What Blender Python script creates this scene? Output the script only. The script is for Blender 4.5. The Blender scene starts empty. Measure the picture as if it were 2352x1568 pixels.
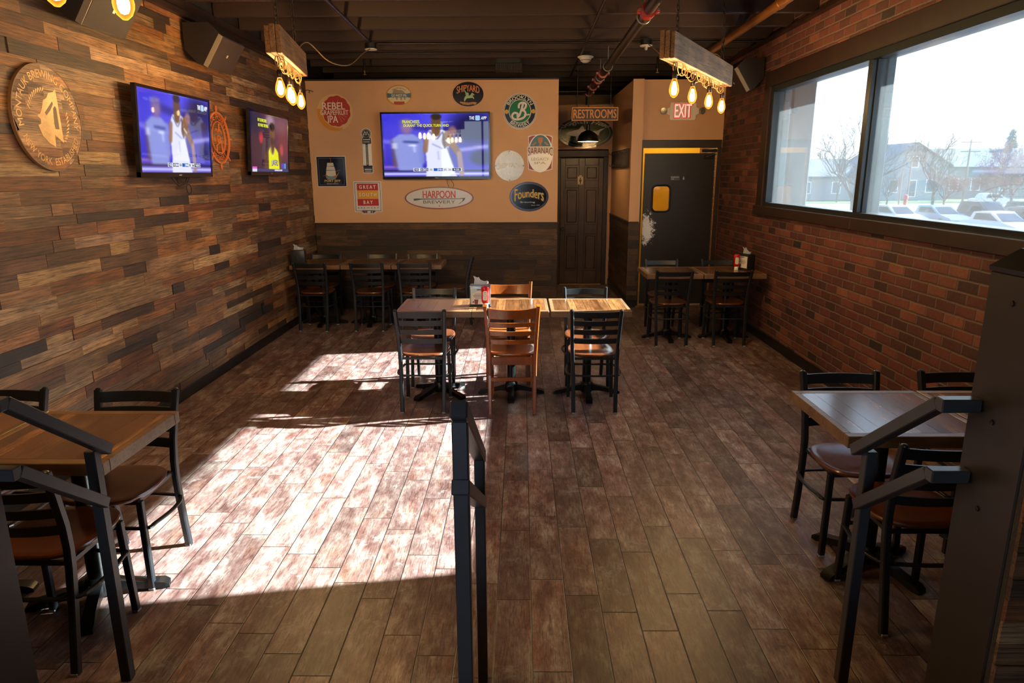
import bpy, bmesh, math, random
from mathutils import Vector, Matrix
import numpy as np

S = bpy.context.scene
COL = S.collection
PI = math.pi

# ------------------------------------------------------------------ camera
cam_d = bpy.data.cameras.new('camera')
cam_d.sensor_width = 36.0
cam_d.lens = 24.0
cam_d.clip_start = 0.05
cam_d.clip_end = 600
cam = bpy.data.objects.new('camera', cam_d)
COL.objects.link(cam)
_f = Vector((-0.0137, 0.9713, -0.2377)).normalized()
_r = Vector((0.99982, 0.0130, -0.0045))
_r = (_r - _f * _r.dot(_f)).normalized()
_u = _r.cross(_f)
cam.matrix_world = Matrix(((_r.x, _u.x, -_f.x, 0.0), (_r.y, _u.y, -_f.y, 0.0), (_r.z, _u.z, -_f.z, 1.845), (0, 0, 0, 1)))
S.camera = cam

# ------------------------------------------------------------------ sky, sun, exposure
world = bpy.data.worlds.new('sky')
S.world = world
world.use_nodes = True
wn = world.node_tree
wn.nodes.clear()
w_out = wn.nodes.new('ShaderNodeOutputWorld')
w_bg = wn.nodes.new('ShaderNodeBackground')
w_tc = wn.nodes.new('ShaderNodeTexCoord')
w_sep = wn.nodes.new('ShaderNodeSeparateXYZ')
w_ramp = wn.nodes.new('ShaderNodeValToRGB')
wn.links.new(w_tc.outputs['Generated'], w_sep.inputs[0])
wn.links.new(w_sep.outputs['Z'], w_ramp.inputs[0])
w_ramp.color_ramp.elements[0].position = 0.18
w_ramp.color_ramp.elements[0].color = (0.85, 0.93, 1.0, 1)
w_ramp.color_ramp.elements[1].position = 0.62
w_ramp.color_ramp.elements[1].color = (0.24, 0.46, 1.0, 1)
wn.links.new(w_ramp.outputs[0], w_bg.inputs[0])
w_bg.inputs[1].default_value = 3.6
wn.links.new(w_bg.outputs[0], w_out.inputs[0])

sun_d = bpy.data.lights.new('sun', 'SUN')
sun_d.energy = 44.0
sun_d.angle = math.radians(0.6)
sun_d.color = (0.97, 1.0, 0.97)
sun = bpy.data.objects.new('sun', sun_d)
COL.objects.link(sun)
sun.location = (30, 8, 18)
sun.rotation_euler = Vector((-1.0, -0.17, -0.512)).to_track_quat('-Z', 'Y').to_euler()

S.view_settings.view_transform = 'Standard'
S.view_settings.look = 'None'
S.view_settings.exposure = 0.52
S.view_settings.gamma = 1.0
S.view_settings.use_curve_mapping = False

BULB_STRENGTH = 600.0

# ------------------------------------------------------------------ colour and node helpers
def hexc(h):
    h = h.lstrip('#')
    out = []
    for i in (0, 2, 4):
        c = int(h[i:i + 2], 16) / 255
        out.append(c / 12.92 if c <= 0.04045 else ((c + 0.055) / 1.055) ** 2.4)
    return (*out, 1.0)

_mats = {}

def new_mat(name):
    m = bpy.data.materials.new(name)
    m.use_nodes = True
    nt = m.node_tree
    nt.nodes.clear()
    out = nt.nodes.new('ShaderNodeOutputMaterial')
    b = nt.nodes.new('ShaderNodeBsdfPrincipled')
    nt.links.new(b.outputs[0], out.inputs[0])
    return m, nt, b, out

def N(nt, t, **kw):
    n = nt.nodes.new(t)
    for k, v in kw.items():
        if k.startswith('i_'):
            key = k[2:]
            n.inputs[int(key) if key.isdigit() else key.replace('_', ' ')].default_value = v
        else:
            setattr(n, k, v)
    return n

def L(nt, a, b):
    nt.links.new(a, b)

def M_(nt, op, a, b=None, c=None):
    n = nt.nodes.new('ShaderNodeMath')
    n.operation = op
    for i, v in enumerate((a, b, c)):
        if v is None:
            continue
        if isinstance(v, (int, float)):
            n.inputs[i].default_value = v
        else:
            nt.links.new(v, n.inputs[i])
    return n.outputs[0]

def mixc(nt, fac, a, b, mode='MIX'):
    n = nt.nodes.new('ShaderNodeMix')
    n.data_type = 'RGBA'
    n.blend_type = mode
    for sock, v in ((n.inputs['Factor'], fac), (n.inputs[6], a), (n.inputs[7], b)):
        if isinstance(v, (int, float)):
            sock.default_value = v
        elif isinstance(v, tuple):
            sock.default_value = v
        else:
            nt.links.new(v, sock)
    return n.outputs[2]

def ramp(nt, fac, stops):
    n = nt.nodes.new('ShaderNodeValToRGB')
    cr = n.color_ramp
    while len(cr.elements) < len(stops):
        cr.elements.new(0.5)
    for e, (p, c) in zip(cr.elements, stops):
        e.position = p
        e.color = c if isinstance(c, tuple) else hexc(c)
    nt.links.new(fac, n.inputs[0])
    return n.outputs[0]

def flat(hexcol, rough=0.5, metal=0.0, noise=0.0, name=None, spec=0.5):
    """Plain paint / metal / plastic with a faint procedural unevenness."""
    key = (hexcol, rough, metal, noise, spec)
    if key in _mats:
        return _mats[key]
    m, nt, b, out = new_mat(name or 'paint_' + hexcol.lstrip('#'))
    c = hexc(hexcol)
    tc = N(nt, 'ShaderNodeTexCoord')
    nz = N(nt, 'ShaderNodeTexNoise', i_Scale=14.0, i_Detail=4.0)
    L(nt, tc.outputs['Object'], nz.inputs['Vector'])
    a = max(noise, 0.06)
    lo = tuple(x * (1 - a) for x in c[:3]) + (1,)
    hi = tuple(min(1, x * (1 + a)) for x in c[:3]) + (1,)
    L(nt, mixc(nt, nz.outputs[0], lo, hi), b.inputs['Base Color'])
    b.inputs['Roughness'].default_value = rough
    b.inputs['Metallic'].default_value = metal
    b.inputs['Specular IOR Level'].default_value = spec
    _mats[key] = m
    return m

def emis(hexcol, strength, name=None):
    key = ('e', hexcol, strength)
    if key in _mats:
        return _mats[key]
    m = bpy.data.materials.new(name or 'glow_' + hexcol.lstrip('#'))
    m.use_nodes = True
    nt = m.node_tree
    nt.nodes.clear()
    out = nt.nodes.new('ShaderNodeOutputMaterial')
    e = nt.nodes.new('ShaderNodeEmission')
    e.inputs[0].default_value = hexc(hexcol)
    e.inputs[1].default_value = strength
    nt.links.new(e.outputs[0], out.inputs[0])
    _mats[key] = m
    return m

# ------------------------------------------------------------------ procedural materials
def axis_vec(nt, src, along, s_along, s_across):
    mp = N(nt, 'ShaderNodeMapping')
    sc = [s_across] * 3
    sc[along] = s_along
    mp.inputs['Scale'].default_value = sc
    L(nt, src, mp.inputs['Vector'])
    return mp.outputs[0]

def wood(name, along, rough=0.6, attr=True, base='#6b4a30', grain=0.5, bump=0.3, gs=26.0, dark=0.45, coat=0.0, crackle=0.25, rough_fig=0.6, fine=0.45):
    """Wood: plank tone from the mesh attribute 'tone' (or one base colour), grain stretched along one axis."""
    m, nt, b, out = new_mat(name)
    tc = N(nt, 'ShaderNodeTexCoord')
    vec = axis_vec(nt, tc.outputs['Object'], along, gs * 0.07, gs)
    n1 = N(nt, 'ShaderNodeTexNoise', noise_dimensions='4D', i_Scale=1.0, i_Detail=10.0, i_Roughness=0.72, i_Distortion=rough_fig)
    L(nt, vec, n1.inputs['Vector'])
    vec2 = axis_vec(nt, tc.outputs['Object'], along, gs * 0.12, gs * 4)
    n2 = N(nt, 'ShaderNodeTexNoise', noise_dimensions='4D', i_Scale=1.0, i_Detail=3.0, i_Roughness=0.6)
    L(nt, vec2, n2.inputs['Vector'])
    n3 = N(nt, 'ShaderNodeTexNoise', noise_dimensions='4D', i_Scale=4.5, i_Detail=3.0)
    L(nt, tc.outputs['Object'], n3.inputs['Vector'])
    if attr:
        at = N(nt, 'ShaderNodeAttribute', attribute_name='tone')
        col = at.outputs['Color']
        w = M_(nt, 'MULTIPLY', at.outputs['Alpha'], 60.0)
        for n in (n1, n2, n3):
            L(nt, w, n.inputs['W'])
    else:
        col = hexc(base)
    g = ramp(nt, n1.outputs[0], [(0.30, (dark, dark, dark, 1)), (0.52, (1, 1, 1, 1)), (0.75, (1.0 + 0.5 * grain,) * 3 + (1,))])
    c1 = mixc(nt, grain, col, g, 'MULTIPLY')
    g2 = ramp(nt, n2.outputs[0], [(0.36, (fine, fine * 0.93, fine * 0.88, 1)), (0.52, (1, 1, 1, 1))])
    c2 = mixc(nt, grain * 0.7, c1, g2, 'MULTIPLY')
    g3 = ramp(nt, n3.outputs[0], [(0.35, (0.66, 0.62, 0.58, 1)), (0.65, (1.2, 1.2, 1.2, 1))])
    c3 = mixc(nt, 0.9, c2, g3, 'MULTIPLY')
    vec4 = axis_vec(nt, tc.outputs['Object'], along, gs * 0.035, gs * 1.7)
    n4 = N(nt, 'ShaderNodeTexNoise', noise_dimensions='4D', i_Scale=1.0, i_Detail=4.0, i_Roughness=0.55, i_Distortion=0.35)
    L(nt, vec4, n4.inputs['Vector'])
    if attr:
        L(nt, w, n4.inputs['W'])
    crack = ramp(nt, M_(nt, 'ABSOLUTE', M_(nt, 'SUBTRACT', n4.outputs[0], 0.5)), [(0.0, (0.22, 0.18, 0.15, 1)), (0.022, (1, 1, 1, 1))])
    c3 = mixc(nt, crackle, c3, crack, 'MULTIPLY')
    L(nt, c3, b.inputs['Base Color'])
    b.inputs['Roughness'].default_value = rough
    b.inputs['Coat Weight'].default_value = coat
    b.inputs['Coat Roughness'].default_value = 0.15
    bp = N(nt, 'ShaderNodeBump', i_Strength=bump, i_Distance=0.004)
    hh = M_(nt, 'ADD', n1.outputs[0], M_(nt, 'MULTIPLY', n2.outputs[0], 0.5))
    L(nt, hh, bp.inputs['Height'])
    L(nt, bp.outputs[0], b.inputs['Normal'])
    return m

def tile_coords(nt, u, v, lu, lv, shift_rand, step, phase_u=0.0, phase_v=0.0):
    """Rows stacked along v (height lv), tiles of length lu along u, each row shifted by step*row (+ jumps)."""
    rv = M_(nt, 'DIVIDE', M_(nt, 'ADD', v, phase_v), lv)
    row = M_(nt, 'FLOOR', rv)
    fv = M_(nt, 'FRACT', rv)
    sh = M_(nt, 'MULTIPLY', row, step)
    if shift_rand:
        wn_ = N(nt, 'ShaderNodeTexWhiteNoise', noise_dimensions='1D')
        L(nt, M_(nt, 'FLOOR', M_(nt, 'DIVIDE', row, 4.0)), wn_.inputs['W'])
        sh = M_(nt, 'ADD', sh, M_(nt, 'MULTIPLY', wn_.outputs['Value'], shift_rand))
    ru = M_(nt, 'ADD', M_(nt, 'DIVIDE', M_(nt, 'ADD', u, phase_u), lu), sh)
    cu = M_(nt, 'FLOOR', ru)
    fu = M_(nt, 'FRACT', ru)
    cmb = N(nt, 'ShaderNodeCombineXYZ')
    L(nt, cu, cmb.inputs[0])
    L(nt, row, cmb.inputs[1])
    wn2 = N(nt, 'ShaderNodeTexWhiteNoise', noise_dimensions='3D')
    L(nt, cmb.outputs[0], wn2.inputs['Vector'])
    du = M_(nt, 'MULTIPLY', M_(nt, 'MINIMUM', fu, M_(nt, 'SUBTRACT', 1.0, fu)), lu)
    dv = M_(nt, 'MULTIPLY', M_(nt, 'MINIMUM', fv, M_(nt, 'SUBTRACT', 1.0, fv)), lv)
    return wn2, M_(nt, 'MINIMUM', du, dv)

def floor_material():
    m, nt, b, out = new_mat('wood_look_tile')
    tc = N(nt, 'ShaderNodeTexCoord')
    sep = N(nt, 'ShaderNodeSeparateXYZ')
    L(nt, tc.outputs['Object'], sep.inputs[0])
    wn2, d = tile_coords(nt, sep.outputs['Y'], sep.outputs['X'], 0.611, 0.1527, 1.0, 0.2, -0.124, 3.012)
    rnd = wn2.outputs['Value']
    w = M_(nt, 'MULTIPLY', rnd, 80.0)
    vec = axis_vec(nt, tc.outputs['Object'], 1, 7.0, 52.0)
    n1 = N(nt, 'ShaderNodeTexNoise', noise_dimensions='4D', i_Scale=1.0, i_Detail=9.0, i_Roughness=0.74, i_Distortion=0.9)
    L(nt, vec, n1.inputs['Vector']); L(nt, w, n1.inputs['W'])
    vec2 = axis_vec(nt, tc.outputs['Object'], 1, 5.0, 12.0)
    n2 = N(nt, 'ShaderNodeTexNoise', noise_dimensions='4D', i_Scale=1.0, i_Detail=9.0, i_Roughness=0.72)
    L(nt, vec2, n2.inputs['Vector']); L(nt, w, n2.inputs['W'])
    vec3 = axis_vec(nt, tc.outputs['Object'], 1, 14.0, 150.0)
    n3 = N(nt, 'ShaderNodeTexNoise', noise_dimensions='4D', i_Scale=1.0, i_Detail=3.0, i_Roughness=0.6)
    L(nt, vec3, n3.inputs['Vector']); L(nt, w, n3.inputs['W'])
    base = ramp(nt, n2.outputs[0], [(0.30, '#472d2a'), (0.42, '#664b48'), (0.52, '#7e6864'), (0.62, '#9c918a'), (0.74, '#afa8a2')])
    tone = ramp(nt, rnd, [(0.0, (0.56, 0.55, 0.54, 1)), (0.35, (0.88, 0.86, 0.85, 1)), (0.7, (1.02, 1.0, 1.0, 1)), (1.0, (1.30, 1.28, 1.27, 1))])
    c = mixc(nt, 1.0, base, tone, 'MULTIPLY')
    gr = ramp(nt, n1.outputs[0], [(0.30, (0.36, 0.29, 0.24, 1)), (0.43, (0.85, 0.80, 0.76, 1)), (0.55, (1, 1, 1, 1)), (0.72, (1.2, 1.2, 1.2, 1))])
    c = mixc(nt, 0.8, c, gr, 'MULTIPLY')
    fine = ramp(nt, n3.outputs[0], [(0.36, (0.42, 0.36, 0.32, 1)), (0.50, (1, 1, 1, 1))])
    c = mixc(nt, 0.8, c, fine, 'MULTIPLY')
    vec5 = axis_vec(nt, tc.outputs['Object'], 1, 1.6, 15.0)
    n5 = N(nt, 'ShaderNodeTexNoise', noise_dimensions='4D', i_Scale=1.0, i_Detail=2.0, i_Roughness=0.4, i_Distortion=1.5)
    L(nt, vec5, n5.inputs['Vector']); L(nt, w, n5.inputs['W'])
    rings = M_(nt, 'FRACT', M_(nt, 'MULTIPLY', n5.outputs[0], 13.0))
    rg = ramp(nt, rings, [(0.0, (0.62, 0.55, 0.50, 1)), (0.22, (1, 1, 1, 1)), (0.85, (1, 1, 1, 1)), (1.0, (0.62, 0.55, 0.50, 1))])
    c = mixc(nt, 0.38, c, rg, 'MULTIPLY')
    n6 = N(nt, 'ShaderNodeTexNoise', i_Scale=7.0, i_Detail=8.0, i_Roughness=0.75)
    L(nt, tc.outputs['Object'], n6.inputs['Vector'])
    pat = ramp(nt, n6.outputs[0], [(0.56, (0, 0, 0, 1)), (0.66, (1, 1, 1, 1))])
    n7 = N(nt, 'ShaderNodeTexNoise', noise_dimensions='4D', i_Scale=1.0, i_Detail=5.0, i_Roughness=0.6)
    L(nt, axis_vec(nt, tc.outputs['Object'], 1, 2.5, 7.0), n7.inputs['Vector']); L(nt, w, n7.inputs['W'])
    hue = ramp(nt, n7.outputs[0], [(0.34, (1.18, 0.92, 0.70, 1)), (0.48, (1, 1, 1, 1)), (0.60, (0.86, 0.93, 0.90, 1)), (0.72, (0.72, 0.80, 0.76, 1))])
    c = mixc(nt, 0.6, c, hue, 'MULTIPLY')
    c = mixc(nt, M_(nt, 'MULTIPLY', pat, 0.45), c, hexc('#9d9893'))
    grout = M_(nt, 'LESS_THAN', d, 0.0022)
    c = mixc(nt, grout, c, hexc('#1c1615'))
    L(nt, c, b.inputs['Base Color'])
    rr = M_(nt, 'ADD', 0.30, M_(nt, 'MULTIPLY', n2.outputs[0], 0.24))
    L(nt, rr, b.inputs['Roughness'])
    b.inputs['Specular IOR Level'].default_value = 0.5
    bp = N(nt, 'ShaderNodeBump', i_Strength=0.35, i_Distance=0.0025)
    edge = M_(nt, 'MINIMUM', M_(nt, 'DIVIDE', d, 0.0035), 1.0)
    L(nt, M_(nt, 'ADD', edge, M_(nt, 'MULTIPLY', n1.outputs[0], 0.28)), bp.inputs['Height'])
    L(nt, bp.outputs[0], b.inputs['Normal'])
    return m

def brick_material():
    m, nt, b, out = new_mat('red_brick')
    tc = N(nt, 'ShaderNodeTexCoord')
    nd = N(nt, 'ShaderNodeTexNoise', i_Scale=9.0, i_Detail=3.0)
    L(nt, tc.outputs['Object'], nd.inputs['Vector'])
    dist = N(nt, 'ShaderNodeVectorMath', operation='MULTIPLY_ADD')
    L(nt, nd.outputs['Color'], dist.inputs[0])
    dist.inputs[1].default_value = (0.012, 0.012, 0.012)
    L(nt, tc.outputs['Object'], dist.inputs[2])
    sep = N(nt, 'ShaderNodeSeparateXYZ')
    L(nt, dist.outputs[0], sep.inputs[0])
    wn2, d = tile_coords(nt, sep.outputs['Y'], sep.outputs['Z'], 0.205, 0.0765, 0.0, 0.47, 0.0, 0.02)
    rnd = wn2.outputs['Value']
    n1 = N(nt, 'ShaderNodeTexNoise', i_Scale=38.0, i_Detail=6.0, i_Roughness=0.7)
    L(nt, tc.outputs['Object'], n1.inputs['Vector'])
    n2 = N(nt, 'ShaderNodeTexNoise', i_Scale=3.0, i_Detail=3.0)
    L(nt, tc.outputs['Object'], n2.inputs['Vector'])
    base = ramp(nt, rnd, [(0.0, '#271918'), (0.10, '#4a2724'), (0.45, '#592c26'), (0.75, '#68352c'), (1.0, '#7f4a36')])
    g = ramp(nt, n1.outputs[0], [(0.28, (0.62, 0.58, 0.56, 1)), (0.55, (1, 1, 1, 1)), (0.78, (1.35, 1.3, 1.2, 1))])
    c = mixc(nt, 0.8, base, g, 'MULTIPLY')
    g2 = ramp(nt, n2.outputs[0], [(0.35, (0.8, 0.8, 0.8, 1)), (0.65, (1.1, 1.1, 1.1, 1))])
    c = mixc(nt, 1.0, c, g2, 'MULTIPLY')
    mort = ramp(nt, M_(nt, 'DIVIDE', d, 0.012), [(0.50, (1, 1, 1, 1)), (0.72, (0, 0, 0, 1))])
    c = mixc(nt, mort, c, hexc('#5e4c41'))
    L(nt, c, b.inputs['Base Color'])
    b.inputs['Roughness'].default_value = 0.75
    bp = N(nt, 'ShaderNodeBump', i_Strength=0.8, i_Distance=0.008)
    edge = M_(nt, 'MINIMUM', M_(nt, 'DIVIDE', d, 0.011), 1.0)
    L(nt, M_(nt, 'ADD', edge, M_(nt, 'MULTIPLY', n1.outputs[0], 0.35)), bp.inputs['Height'])
    L(nt, bp.outputs[0], b.inputs['Normal'])
    return m

def plaster_material(name, hexcol):
    m, nt, b, out = new_mat(name)
    tc = N(nt, 'ShaderNodeTexCoord')
    n1 = N(nt, 'ShaderNodeTexNoise', i_Scale=2.2, i_Detail=5.0)
    L(nt, tc.outputs['Object'], n1.inputs['Vector'])
    n2 = N(nt, 'ShaderNodeTexNoise', i_Scale=90.0, i_Detail=3.0)
    L(nt, tc.outputs['Object'], n2.inputs['Vector'])
    c = hexc(hexcol)
    L(nt, mixc(nt, n1.outputs[0], tuple(x * 0.86 for x in c[:3]) + (1,), tuple(x * 1.1 for x in c[:3]) + (1,)), b.inputs['Base Color'])
    b.inputs['Roughness'].default_value = 0.62
    bp = N(nt, 'ShaderNodeBump', i_Strength=0.12, i_Distance=0.002)
    L(nt, n2.outputs[0], bp.inputs['Height'])
    L(nt, bp.outputs[0], b.inputs['Normal'])
    return m

def glass_material(name, dust, tint=(0.93, 0.98, 0.99, 1)):
    """Window glass: lets light straight through, a fresnel reflection and a thin film of dust that catches the sun."""
    m = bpy.data.materials.new(name)
    m.use_nodes = True
    nt = m.node_tree
    nt.nodes.clear()
    out = N(nt, 'ShaderNodeOutputMaterial')
    tr = N(nt, 'ShaderNodeBsdfTransparent')
    tr.inputs[0].default_value = tint
    gl = N(nt, 'ShaderNodeBsdfGlossy')
    gl.inputs['Roughness'].default_value = 0.02
    fr = N(nt, 'ShaderNodeFresnel', i_IOR=1.45)
    mx = N(nt, 'ShaderNodeMixShader')
    L(nt, M_(nt, 'MULTIPLY', fr.outputs[0], 0.7), mx.inputs[0])
    L(nt, tr.outputs[0], mx.inputs[1])
    L(nt, gl.outputs[0], mx.inputs[2])
    last = mx
    if dust > 0:
        tl = N(nt, 'ShaderNodeBsdfTranslucent')
        tl.inputs[0].default_value = (0.86, 0.95, 1.0, 1)
        tc = N(nt, 'ShaderNodeTexCoord')
        nz = N(nt, 'ShaderNodeTexNoise', i_Scale=1.6, i_Detail=4.0)
        L(nt, tc.outputs['Object'], nz.inputs['Vector'])
        mx2 = N(nt, 'ShaderNodeMixShader')
        L(nt, M_(nt, 'MULTIPLY', M_(nt, 'ADD', nz.outputs[0], 0.4), dust), mx2.inputs[0])
        L(nt, mx.outputs[0], mx2.inputs[1])
        L(nt, tl.outputs[0], mx2.inputs[2])
        last = mx2
    L(nt, last.outputs[0], out.inputs[0])
    return m

def screen_material(strength):
    m, nt, b, out = new_mat('television_picture')
    at = N(nt, 'ShaderNodeAttribute', attribute_name='picture')
    b.inputs['Base Color'].default_value = (0.01, 0.01, 0.012, 1)
    b.inputs['Roughness'].default_value = 0.02
    L(nt, at.outputs['Color'], b.inputs['Emission Color'])
    b.inputs['Emission Strength'].default_value = strength
    return m

# ------------------------------------------------------------------ mesh helpers
def obj(name, bm, mat, parent=None, smooth=False, loc=None):
    me = bpy.data.meshes.new(name)
    bmesh.ops.recalc_face_normals(bm, faces=bm.faces)
    bm.to_mesh(me)
    bm.free()
    if smooth:
        for p in me.polygons:
            p.use_smooth = True
        try:
            me.set_sharp_from_angle(angle=math.radians(38))
        except Exception:
            pass
    for mm in (mat if isinstance(mat, (list, tuple)) else [mat]):
        me.materials.append(mm)
    o = bpy.data.objects.new(name, me)
    COL.objects.link(o)
    if parent:
        o.parent = parent
    if loc:
        o.location = loc
    return o

def tag(o, label=None, cat=None, group=None, kind=None):
    if label: o['label'] = label
    if cat: o['category'] = cat
    if group: o['group'] = group
    if kind: o['kind'] = kind
    return o

def thing(name, label, cat, loc=(0, 0, 0), rotz=0.0, group=None):
    o = bpy.data.objects.new(name, None)
    o.empty_display_size = 0.1
    COL.objects.link(o)
    o.location = loc
    o.rotation_euler = (0, 0, rotz)
    return tag(o, label, cat, group)

def kids(o):
    return [c for c in bpy.data.objects if c.parent == o]

def dup(root, loc, rotz, label, group=None):
    def cp(o, parent):
        c = o.copy()
        COL.objects.link(c)
        if parent is not None:
            c.parent = parent
        for k in kids(o):
            cp(k, c)
        return c
    r = cp(root, None)
    r.location = loc
    r.rotation_euler = (0, 0, rotz)
    r['label'] = label
    if group: r['group'] = group
    return r

def BM():
    return bmesh.new()

def box(bm, c, s, rot=None, bev=0.0, seg=1):
    """Box centred at c with full sizes s."""
    r = bmesh.ops.create_cube(bm, size=1.0)
    vs = r['verts']
    mat = Matrix.Translation(c) @ ((rot.to_4x4() if rot is not None else Matrix.Identity(4))) @ Matrix.Diagonal((*s, 1.0))
    bmesh.ops.transform(bm, matrix=mat, verts=vs)
    if bev > 0:
        es = list({e for v in vs for e in v.link_edges})
        bmesh.ops.bevel(bm, geom=es, offset=bev, segments=seg, affect='EDGES', profile=0.5)
    return bm

def boxb(bm, x0, x1, y0, y1, z0, z1, bev=0.0, seg=1):
    return box(bm, ((x0 + x1) / 2, (y0 + y1) / 2, (z0 + z1) / 2), (abs(x1 - x0), abs(y1 - y0), abs(z1 - z0)), None, bev, seg)

def bar(bm, p0, p1, w, h, up=(0, 0, 1), bev=0.0):
    """Straight bar of section w x h from p0 to p1."""
    p0, p1 = Vector(p0), Vector(p1)
    t = (p1 - p0).normalized()
    upv = Vector(up)
    if abs(t.dot(upv)) > 0.99:
        upv = Vector((0, 1, 0))
    a = t.cross(upv).normalized()
    b = a.cross(t)
    R = Matrix((a, t, b)).transposed()
    return box(bm, (p0 + p1) / 2, (w, (p1 - p0).length, h), R, bev)

def sweep(bm, path, sec, side=None, closed=False, cap=True):
    """Sweep a section (list of (a,b)) along path; a along 'side' direction (or its best normal), b perpendicular."""
    P = [Vector(p) for p in path]
    n = len(P)
    rings = []
    prev = None
    for i in range(n):
        if closed:
            t = (P[(i + 1) % n] - P[(i - 1) % n]).normalized()
        else:
            t = (P[min(i + 1, n - 1)] - P[max(i - 1, 0)]).normalized()
        if side is not None:
            s = Vector(side)
        elif prev is not None:
            s = prev
        else:
            s = Vector((0, 0, 1)) if abs(t.z) < 0.9 else Vector((1, 0, 0))
        a = (s - t * s.dot(t)).normalized()
        prev = a
        b = t.cross(a)
        rings.append([bm.verts.new(P[i] + a * sa + b * sb) for sa, sb in sec])
    m = len(sec)
    rng = range(n) if closed else range(n - 1)
    for i in rng:
        r0, r1 = rings[i], rings[(i + 1) % n]
        for j in range(m):
            bm.faces.new((r0[j], r0[(j + 1) % m], r1[(j + 1) % m], r1[j]))
    if cap and not closed:
        bm.faces.new(rings[0][::-1])
        bm.faces.new(rings[-1])
    return bm

def circ(r, n=8):
    return [(r * math.cos(2 * PI * k / n), r * math.sin(2 * PI * k / n)) for k in range(n)]

def rect(w, h, c=0.0):
    if c <= 0:
        return [(-w / 2, -h / 2), (w / 2, -h / 2), (w / 2, h / 2), (-w / 2, h / 2)]
    a, b = w / 2, h / 2
    return [(-a + c, -b), (a - c, -b), (a, -b + c), (a, b - c), (a - c, b), (-a + c, b), (-a, b - c), (-a, -b + c)]

def tube(bm, path, r, n=8, closed=False):
    return sweep(bm, path, circ(r, n), None, closed)

def lathe(bm, prof, n=24, c=(0, 0, 0)):
    """Profile [(r,z)...] turned about z."""
    rings = []
    for r, z in prof:
        if r < 1e-5:
            rings.append([bm.verts.new((c[0], c[1], c[2] + z))])
        else:
            rings.append([bm.verts.new((c[0] + r * math.cos(2 * PI * k / n), c[1] + r * math.sin(2 * PI * k / n), c[2] + z)) for k in range(n)])
    for r0, r1 in zip(rings[:-1], rings[1:]):
        for k in range(n):
            a = [r0[k % len(r0)], r0[(k + 1) % n % len(r0)], r1[(k + 1) % n % len(r1)], r1[k % len(r1)]]
            u = []
            for v in a:
                if v not in u:
                    u.append(v)
            if len(u) > 2:
                bm.faces.new(u)
    if len(rings[0]) > 1:
        bm.faces.new(rings[0])
    if len(rings[-1]) > 1:
        bm.faces.new(rings[-1])
    return bm

def prism(bm, pts, axis, a0, a1):
    """Extrude a 2-D outline along axis 0/1/2 from a0 to a1 (outline in the other two axes, in order)."""
    def mk(p, a):
        v = [p[0], p[1]]
        v.insert(axis, a)
        return bm.verts.new(v)
    lo = [mk(p, a0) for p in pts]
    hi = [mk(p, a1) for p in pts]
    n = len(pts)
    f = [bm.faces.new(lo[::-1]), bm.faces.new(hi)]
    for i in range(n):
        bm.faces.new((lo[i], lo[(i + 1) % n], hi[(i + 1) % n], hi[i]))
    for q in f:
        q.normal_update()
    bmesh.ops.triangulate(bm, faces=f)
    return bm

def arcpts(cx, cy, r, a0, a1, n):
    return [(cx + r * math.cos(a0 + (a1 - a0) * k / n), cy + r * math.sin(a0 + (a1 - a0) * k / n)) for k in range(n + 1)]

def toned(name, boxes, mat, parent=None):
    """Many planks in one mesh, each with its own colour in the attribute 'tone' (alpha = random id).
    boxes: list of (x0,x1,y0,y1,z0,z1,color)"""
    verts, faces, cols = [], [], []
    for (x0, x1, y0, y1, z0, z1, c) in boxes:
        b = len(verts)
        verts += [(x0, y0, z0), (x1, y0, z0), (x1, y1, z0), (x0, y1, z0), (x0, y0, z1), (x1, y0, z1), (x1, y1, z1), (x0, y1, z1)]
        faces += [(b, b + 3, b + 2, b + 1), (b + 4, b + 5, b + 6, b + 7), (b, b + 1, b + 5, b + 4), (b + 1, b + 2, b + 6, b + 5), (b + 2, b + 3, b + 7, b + 6), (b + 3, b, b + 4, b + 7)]
        cols += [c] * 8
    me = bpy.data.meshes.new(name)
    me.from_pydata(verts, [], faces)
    at = me.color_attributes.new('tone', 'FLOAT_COLOR', 'POINT')
    at.data.foreach_set('color', np.array(cols, dtype=np.float32).ravel())
    me.materials.append(mat)
    o = bpy.data.objects.new(name, me)
    COL.objects.link(o)
    if parent: o.parent = parent
    return o

# ------------------------------------------------------------------ lettering and flat sign shapes
# Signs are drawn in local (u right, v up, d out of the wall); u -> x, d -> -y, v -> z.
def text_verts(body, bold=0.0):
    cu = bpy.data.curves.new('lettering', 'FONT')
    cu.body = body
    cu.size = 1.0
    cu.extrude = 0.0
    cu.offset = bold
    cu.resolution_u = 3
    o = bpy.data.objects.new('lettering', cu)
    COL.objects.link(o)
    bpy.context.view_layer.update()
    me = bpy.data.meshes.new_from_object(o.evaluated_get(bpy.context.evaluated_depsgraph_get()))
    vs = [(v.co.x, v.co.y) for v in me.vertices]
    fs = [tuple(p.vertices) for p in me.polygons]
    bpy.data.objects.remove(o)
    bpy.data.curves.remove(cu)
    bpy.data.meshes.remove(me)
    return vs, fs

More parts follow.
